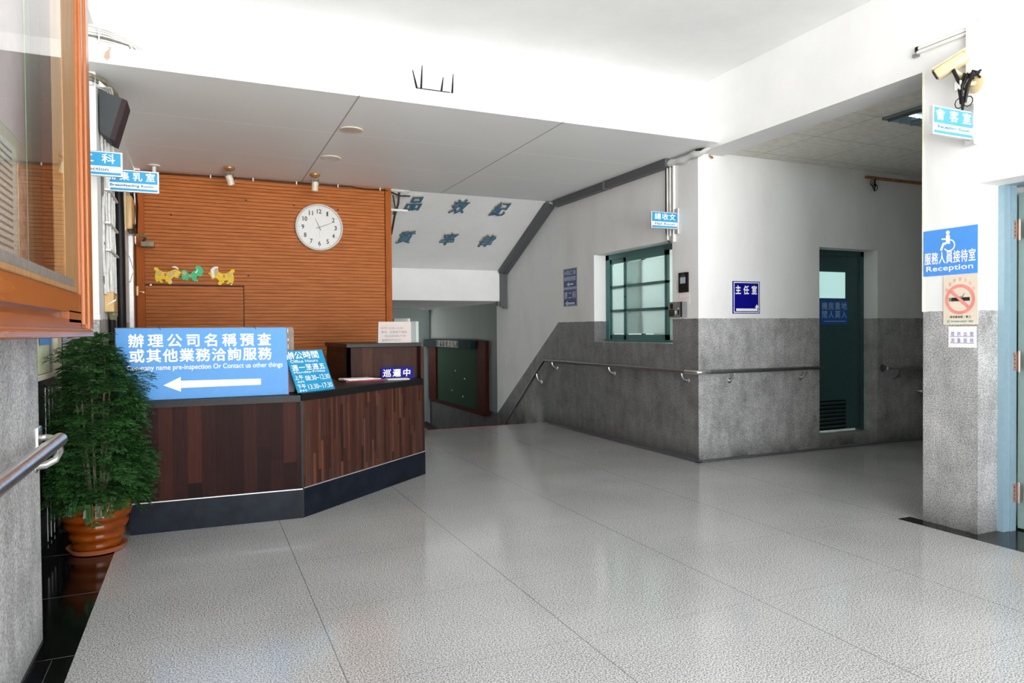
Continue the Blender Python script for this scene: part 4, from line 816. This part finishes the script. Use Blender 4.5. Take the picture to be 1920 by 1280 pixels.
# ================================================================ CANOPY FITTINGS
for i, (x, y, lb) in enumerate(((1.167, 5.83, 'recessed downlight in the canopy nearer its front edge'), (1.169, 6.84, 'recessed downlight in the canopy nearer the clock'))):
    d_ = thing('downlight', (x, y, 2.90), lb, 'downlight', 'recessed downlights in the canopy')
    MB().lathe([(.072, 0), (.094, 0), (.098, -.004), (.094, -.010), (.074, -.010), (.072, 0)], (x, y, 2.9149), (0, 0, 1), 32).build('trim_ring', 'creamlamp', d_, True)
    MB().lathe([(.073, -.009), (.05, -.003), (.02, -.0015), (.001, -.001)], (x, y, 2.9148), (0, 0, 1), 28).build('reflector', 'reflector', d_, True)
for x, y, tilt, lb in ((.298, 7.61, .35, 'brass-based spotlight on the canopy, the one over the goat ornaments'), (1.135, 7.60, -.02, 'brass-based spotlight on the canopy, the one over the clock')):
    s_ = thing('ceiling_spotlight', (x, y, 2.74), lb, 'spotlight', 'brass-based canopy spotlights')
    MB().lathe([(.02, -.036), (.038, -.034), (.052, -.022), (.055, -.008), (.052, 0)], (x, y, 2.915), (0, 0, 1), 24).build('base', 'brass', s_, True)
    MB().tube([(x, y, 2.885), (x, y, 2.86)], .008).tube([(x-.036, y, 2.86), (x+.036, y, 2.86)], .004).tube([(x-.036, y, 2.862), (x-.038, y, 2.80)], .0035).tube([(x+.036, y, 2.862), (x+.038, y, 2.80)], .0035).build('yoke', 'dsteel', s_)
    ax = Vector((tilt, .35, -1)).normalized(); c0 = Vector((x, y, 2.80))-ax*.035
    MB().lathe([(.030, 0), (.033, .012), (.034, .095), (.028, .10)], c0, ax, 20).build('lamp_head', 'creamlamp', s_, True)
    MB().lathe([(.029, -.001), (.001, -.0012)], c0, ax, 16).lathe([(.02, -.012), (.02, 0)], c0, ax, 12).build('rear_vent', 'olive', s_)
fx = thing('ceiling_bracket', (-.388, 7.81, 2.80), 'white round-flanged bracket hanging from the canopy beside the slatted wall', 'bracket')
MB().lathe([(.055, 0), (.055, -.008), (.02, -.016)], (-.388, 7.81, 2.915), (0, 0, 1), 20).build('flange', 'pvc', fx, True); MB().tube([(-.388, 7.81, 2.90), (-.388, 7.81, 2.78)], .018, 10).build('stem', 'pvc', fx, True)
bc = thing('bundled_cable', (.8, 8.03, 2.9), 'black cable clipped along the top of the orange slatted wall', 'cable')
MB().tube([(-.52, 8.035, 2.885), (.2, 8.032, 2.895), (.9, 8.035, 2.892), (1.6, 8.034, 2.896), (1.75, 8.033, 2.882), (1.98, 8.034, 2.888), (2.08, 8.05, 2.87), (2.16, 8.07, 2.84), (2.3, 8.07, 2.845)], .008, 6).build('cable', 'black', bc, True)
k = MB()
for x in (.13, .55, 1.0, 1.45, 1.93): k.box(x-.006, x+.006, 8.022, 8.045, 2.875, 2.91)
k.build('cable_clips', 'pvc', bc)
jm = thing('loose_wiring', (2.14, 8.1, 2.5), 'black wires and a grey strap hanging over rough mortar beside the slatted wall end', 'wiring')
MB().tube([(2.17, 8.075, 2.88), (2.16, 8.09, 2.75), (2.12, 8.12, 2.6), (2.10, 8.2, 2.4)], .012, 6).tube([(2.09, 8.06, 2.84), (2.12, 8.08, 2.7), (2.10, 8.1, 2.62)], .008, 6).build('black_wires', 'black', jm, True)
MB().box(2.07, 2.27, 8.075, 8.095, 2.66, 2.685).build('grey_strap', 'wire', jm)
struct('wall_rough_mortar', MB().quadbox([(2.0, 8.09, 2.915), (2.30, 8.09, 2.915), (2.17, 8.55, 2.67), (2.0, 8.75, 2.55)], (0, -.008, -.016)), 'rough')

# router with four aerials
ro = thing('router', (1.62, 5.10, 3.025), 'black router with four upright aerials on top of the canopy', 'router')
MB().box(1.50, 1.76, 5.04, 5.18, 3.026, 3.056, .008).build('housing', 'black', ro)
for (bx, tx, tz) in ((1.523, 1.482, 3.20), (1.545, 1.556, 3.245), (1.70, 1.722, 3.18), (1.79, 1.803, 3.215)):
    MB().tube([(bx, 5.10, 3.03), ((bx+tx)/2, 5.10, (3.03+tz)/2), (tx, 5.10, tz)], .007, 8, True, [.009, .0075, .0035]).build('aerial', 'black', ro, True)
MB().prism([(0, 0), (.05, 0), (.032, .024), (.02, .026)], .02, frame((2.02, 5.06, 3.025), (1, 0, 0), (0, 0, 1))).build('plaster_crumb', 'rough', None, label='small lump of plaster lying on the canopy edge', cat='plaster lump')
MB().prism([(0, 0), (.02, -.018), (.035, .0), (.033, .04), (.04, .05), (.038, .07), (.03, .07), (.028, .05), (.008, .035)], .0012, frame((-.515, 4.9795, 2.95), (1, 0, 0), (0, 0, 1))).build('trim_bare_patch', 'patch', None, kind='structure')

# ================================================================ CABLES, SPEAKER AND BOXES ON THE LEFT WALL
random.seed(11)
cb = thing('canopy_cables', (-.5, 5.0, 3.025), 'bundle of cream and grey cables lying on the left end of the canopy', 'cables')
for i in range(9):
    h0 = .125-.012*i; k = MB(); y = 5.03+.008*(i % 4)
    k.tube([(-.82, y, 3.03+h0*1.02), (-.62, y, 3.03+h0), (-.5, y, 3.03+h0*.88), (-.38, y, 3.03+h0*.55), (-.27-.02*i, y, 3.031), (.1-.05*i, y+.02, 3.031)], .0065, 6); k.build('cable', ['wire', 'wire', 'pvc', 'olive', 'wire', 'greybar', 'wire', 'wire', 'pvc'][i], cb, True)
MB().box(-.545, -.539, 5.005, 5.08, 3.05, 3.16).build('cable_tie', 'pvc', cb)
ob = thing('pillar_cables', (-.52, 5.2, 2.8), 'olive and grey cable bundle bending round the pillar above the speaker', 'cables')
for i in range(7):
    o_ = .010*i; k = MB()
    k.tube([(-.80, 5.13, 2.90-o_), (-.69, 5.14, 2.885-o_), (-.605, 5.145, 2.89-o_), (-.535-.003*i, 5.27, 2.897-.9*o_), (-.492-.007*i, 5.46, 2.885-.5*o_), (-.482-.009*i, 5.53, 2.85), (-.50-.006*i, 5.535, 2.72), (-.54-.002*i, 5.54, 2.55)], .0085, 6); k.build('cable', ['olive', 'olive', 'greytray', 'olive', 'greytray', 'wire', 'wire'][i], ob, True)
k = MB()
for i in range(8): a = random.uniform(-.02, .02); k.tube([(-.575, 5.21, 2.86+a), (-.55+a, 5.21, 2.84), (-.525+a, 5.30, 2.855+a*.5), (-.515+a, 5.42, 2.80)], .006, 5)
k.build('white_loops', 'wire', ob, True)
sp_ = thing('loudspeaker', (-.5, 5.3, 2.5), 'charcoal wall loudspeaker tilted down beside the pillar', 'loudspeaker')
def P3(x, y, z): return Vector((x, y, z))
# body: wide back near the wall, narrower front, tilted down
bk_ = [P3(-.575, 5.24, 2.81), P3(-.575, 5.46, 2.83), P3(-.575, 5.46, 2.56), P3(-.575, 5.24, 2.545)]
k = MB(); b_ = bmesh.new(); fa = [b_.verts.new(p) for p in (P3(-.572, 5.24, 2.825), P3(-.44, 5.24, 2.79), P3(-.515, 5.24, 2.52), P3(-.572, 5.24, 2.555))]; fb = [b_.verts.new(p) for p in (P3(-.572, 5.48, 2.825), P3(-.44, 5.48, 2.79), P3(-.515, 5.48, 2.52), P3(-.572, 5.48, 2.555))]
b_.faces.new(fa); b_.faces.new(fb[::-1])
for i in range(4): b_.faces.new((fa[i], fb[i], fb[(i+1) % 4], fa[(i+1) % 4]))
bmesh.ops.recalc_face_normals(b_, faces=b_.faces[:]); bmesh.ops.bevel(b_, geom=b_.edges[:], offset=.004, segments=2, affect='EDGES'); k._bm(b_); k.build('cabinet', 'char', sp_)
MB().quadbox([(-.44, 5.245, 2.79), (-.44, 5.475, 2.79), (-.515, 5.475, 2.52), (-.515, 5.245, 2.52)], (.028, 0, -.012)).build('grille', 'maroon', sp_)
MB().box(-.583, -.55, 5.33, 5.39, 2.60, 2.72).build('mount_bracket', 'dsteel', sp_)
wc = thing('wall_cables', (-.56, 5.6, 1.4), 'tangle of white cables running down the wall beside the pillar', 'cables')
for i in range(13):
    y = 5.36+.05*(i % 9)+random.uniform(-.015, .015); pts = []; z = 2.62
    while z > 1.52:
        pts.append((-.572+.012*(i % 3)+random.uniform(-.003, .003), y+random.uniform(-.022, .022)+(.02 if z < 2.0 else 0), z)); z -= .11
    pts.append((-.57, 5.55+.012*i, 1.50)); MB().tube(pts, .0085, 6).build('cable', ['wire', 'pvc', 'wire', 'wire', 'greybar'][i % 5], wc, True)
k = MB()
for z in (2.20, 1.98, 1.80): k.box(-.56, -.530, 5.34, 5.86, z, z+.012)
k.build('cable_tie', 'pvc', wc)
MB().tube([(-.553, 6.12, 2.45), (-.553, 6.2, 2.1), (-.553, 6.22, 1.9), (-.553, 6.22, .8)], .034, 12).build('black_pipe', 'black', None, True, label='thick black pipe running down the wall beside the white cables', cat='pipe')
MB().box(-.583, -.555, 6.40, 6.78, 1.43, 2.12, .004).build('flat_trunking', 'pvc', None, label='wide pale trunking on the wall between the black pipe and side door', cat='trunking')
MB().tube([(-.556, 6.35, 1.95), (-.52, 6.6, 1.88), (-.50, 6.7, 1.78), (-.52, 6.62, 1.68), (-.556, 6.3, 1.62)], .004, 6).build('looped_wire', 'wire', None, True, label='thin white wire looping out over the pale trunking', cat='wire')
jb = thing('junction_box', (-.55, 5.55, 1.40), 'beige junction box at the foot of the white cables', 'junction box')
MB().box(-.583, -.525, 5.42, 5.66, 1.395, 1.53, .006).build('box', 'beige', jb); MB().prism([(0, 0), (.045, .035), (.06, .045), (.055, .03)], .001, frame((-.57, 5.4185, 1.44), (1, 0, 0), (0, 0, 1))).build('torn_sticker', 'paper', jb)
MB().prism([(.03, .02), (.11, .075), (.12, .09), (.10, .08)], .001, frame((-.524, 5.42, 1.42), (0, 1, 0), (0, 0, 1))).build('torn_sticker', 'paper', jb)
MB().lathe([(.02, 0), (.03, .03), (.03, .05)], (-.55, 5.6, 1.345), (0, 0, 1), 12).build('cable_gland', 'olive', jb)
MB().tube([(-.562, 5.62, 1.37), (-.562, 5.62, .4)], .018, 8).tube([(-.562, 5.75, 1.40), (-.562, 5.75, .4)], .016, 8).build('lower_pipes', 'black', None, True, label='two dark pipes below the beige junction box', cat='pipes')
em = thing('wall_intercom', (-.56, 7.1, 2.13), 'rounded beige intercom box high on the side wall', 'intercom')
MB().box(-.583, -.52, 6.95, 7.22, 2.16, 2.46, .022).build('housing', 'beige', em, True); MB().box(-.583, -.565, 6.92, 7.25, 2.14, 2.48, .006).build('back_plate', 'ivory', em)
dcl = thing('door_closer', (-.52, 7.4, 2.15), 'black door closer with arm above the brown side door', 'door closer')
MB().box(-.565, -.515, 6.98, 7.25, 2.155, 2.215, .006).build('closer_body', 'black', dcl); MB().tube([(-.54, 7.22, 2.15), (-.45, 7.45, 2.16), (-.50, 7.9, 2.17)], .014, 6).box(-.52, -.40, 7.82, 7.95, 2.11, 2.16, .004).build('closer_arm', 'olive', dcl)
MB().tube([(-.565, 7.35, 2.62), (-.55, 7.5, 2.45), (-.56, 7.6, 2.3), (-.54, 7.7, 2.2)], .014, 6).tube([(-.555, 7.75, 2.75), (-.545, 7.85, 2.5), (-.55, 7.8, 2.25)], .01, 6).build('corner_wires', 'black', None, True, label='black wires hanging in the corner above the brown side door', cat='wires')

# ================================================================ POTTED PLANT
PX, PY = -.555, 4.66
MB().lathe([(.10, 0), (.135, .004), (.152, .03), (.156, .034), (.148, .032), (.13, .012), (.02, .010), (.001, .010)], (PX, PY, .0008), (0, 0, 1), 40).build('plant_saucer', 'terra', None, True, label='terracotta saucer under the amber glazed pot', cat='saucer')
pt = thing('potted_plant', (PX, PY, .012), 'tall feathery green plant in a ribbed amber glazed pot', 'plant')
prof = [(.10, .0), (.115, .004)]
for i in range(24):
    t_ = i/23; prof.append((.118+.080*t_+.0055*math.sin(t_*math.pi*9), .01+.265*t_))
prof += [(.204, .285), (.204, .293), (.194, .294), (.188, .27), (.17, .25)]
MB().lathe(prof, (PX, PY, .013), (0, 0, 1), 56, lambda a, r, h: .012*math.sin(a*1+.6)*h/.28).build('pot', 'pot', pt, True)
MB().lathe([(.18, 0), (.12, .006), (.001, .01)], (PX, PY, .262), (0, 0, 1), 28).build('soil', 'soil', pt)
random.seed(21)
clumps = []
def leaflet(b, p, d, n, L, Wd_):
    sd_ = d.cross(n).normalized(); m1 = p+d*L*.45
    v = [b.verts.new(p), b.verts.new(m1+sd_*Wd_+n*.002), b.verts.new(p+d*L), b.verts.new(m1-sd_*Wd_+n*.002)]
    b.faces.new(v)
def frond(b, p, d, L):
    """finely divided compound leaf: drooping rachis, side sprays, toothed leaflets"""
    d = d.normalized(); n_side = 5; q_ = Vector(p); st_ = L/n_side
    for i in range(n_side):
        d = (d+Vector((0, 0, -.13))).normalized(); q_ = q_+d*st_; sd_ = d.cross(Vector((0, 0, 1))); sd_ = sd_.normalized() if sd_.length > .05 else Vector((1, 0, 0)); up_ = sd_.cross(d)
        l2 = L*.42*(1-.12*i)
        for s_ in (-1, 1, 0) if i == n_side-1 else (-1, 1):
            dd = (d*.65+sd_*s_*.85+up_*random.uniform(-.25, .35)).normalized() if s_ else d; r_ = q_.copy()
            for j in range(3):
                r_ = r_+dd*l2/3; s2 = dd.cross(up_).normalized()
                for s3 in (-1, 1): leaflet(b, r_-dd*l2*.1, (dd*.8+s2*s3*.75+up_*random.uniform(-.2, .3)).normalized(), up_, l2*.46, .0048)
            leaflet(b, r_, dd, up_, l2*.5, .005)
stems = MB(); bsh = bmesh.new()
def rad(z):
    pts = [(.26, .20), (.40, .29), (.55, .31), (.66, .26), (.80, .22), (.95, .21), (1.05, .17), (1.15, .13), (1.26, .06)]
    for (a, ra), (c, rc_) in zip(pts, pts[1:]):
        if a <= z <= c: return ra+(rc_-ra)*(z-a)/(c-a)
    return .06
for tx, ty, tz in ((-.02, .0, 1.20), (.05, .03, 1.12), (-.07, -.03, 1.0), (.08, -.04, .95), (-.1, .05, .85), (.10, .02, .75)):
    stems.tube([(PX+tx*.3, PY+ty*.3, .25), (PX+tx*.7, PY+ty*.6, .25+(tz-.25)*.5), (PX+tx, PY+ty, tz)], .006, 6, True, [.010, .007, .003])
for i in range(950):
    z = .27+.97*random.random()**1.15; R_ = rad(z)*random.uniform(.93, 1.02); a = random.uniform(0, 2*math.pi); rr = R_*math.sqrt(random.random())*.62
    cl = .10*math.sin(5*z*3.1+2.3*a); off = Vector((.02*math.sin(z*9), 0, 0))
    p = Vector((PX+off.x+rr*math.cos(a), PY+rr*math.sin(a), z)); d = Vector((math.cos(a)*1.0, math.sin(a), random.uniform(-.1, .7)))
    L_ = (R_-rr)*random.uniform(.8, 1.1)+.02
    if L_ < .05: L_ = .05
    frond(bsh, p, d, min(L_, .17)*(1+cl))
for p, d in (((-.42, 4.66, .52), (1, -.1, .35)), ((-.40, 4.68, .54), (1, .05, .25)), ((-.41, 4.64, .49), (1, -.1, .1)), ((-.44, 4.64, 1.0), (1, -.3, .35)), ((-.42, 4.64, .96), (1, -.2, .1)), ((-.60, 4.6, 1.13), (-1, 0, .3)), ((-.72, 4.6, .9), (-1, 0, .2)), ((-.45, 4.66, .86), (1, -.1, .15)), ((-.44, 4.65, .83), (1, -.1, -.05))):
    for _ in range(3): frond(bsh, Vector(p)+Vector((random.uniform(-.02, .02), 0, random.uniform(-.02, .02))), Vector(d)+Vector((0, random.uniform(-.3, .3), random.uniform(-.2, .2))), .155)
def inside(v): return True
for v in bsh.verts:
    if v.co.x < -.785: v.co.x = -.785+(v.co.x+.785)*.02
    if v.co.x < -.588 and v.co.y > 5.15: v.co.y = 5.15
    if v.co.x > -.42 and v.co.y > 4.875: v.co.y = 4.875
    if v.co.z < .27 and math.hypot(v.co.x-PX, v.co.y-PY) < .21: v.co.z = .31
stems.build('stem', 'olive', pt, True); kk = MB(); kk.b.free(); kk.b = bsh; kk.build('foliage', 'leafA', pt)
kk = MB(); b2 = bmesh.new(); random.seed(5)
for i in range(8): frond(b2, (PX+random.uniform(.03, .09), PY-.15, random.uniform(.30, .33)), Vector((random.uniform(-.3, .6), -.4, -.3)), .05)
kk.b.free(); kk.b = b2; kk.build('yellowed_leaves', 'beige', pt)
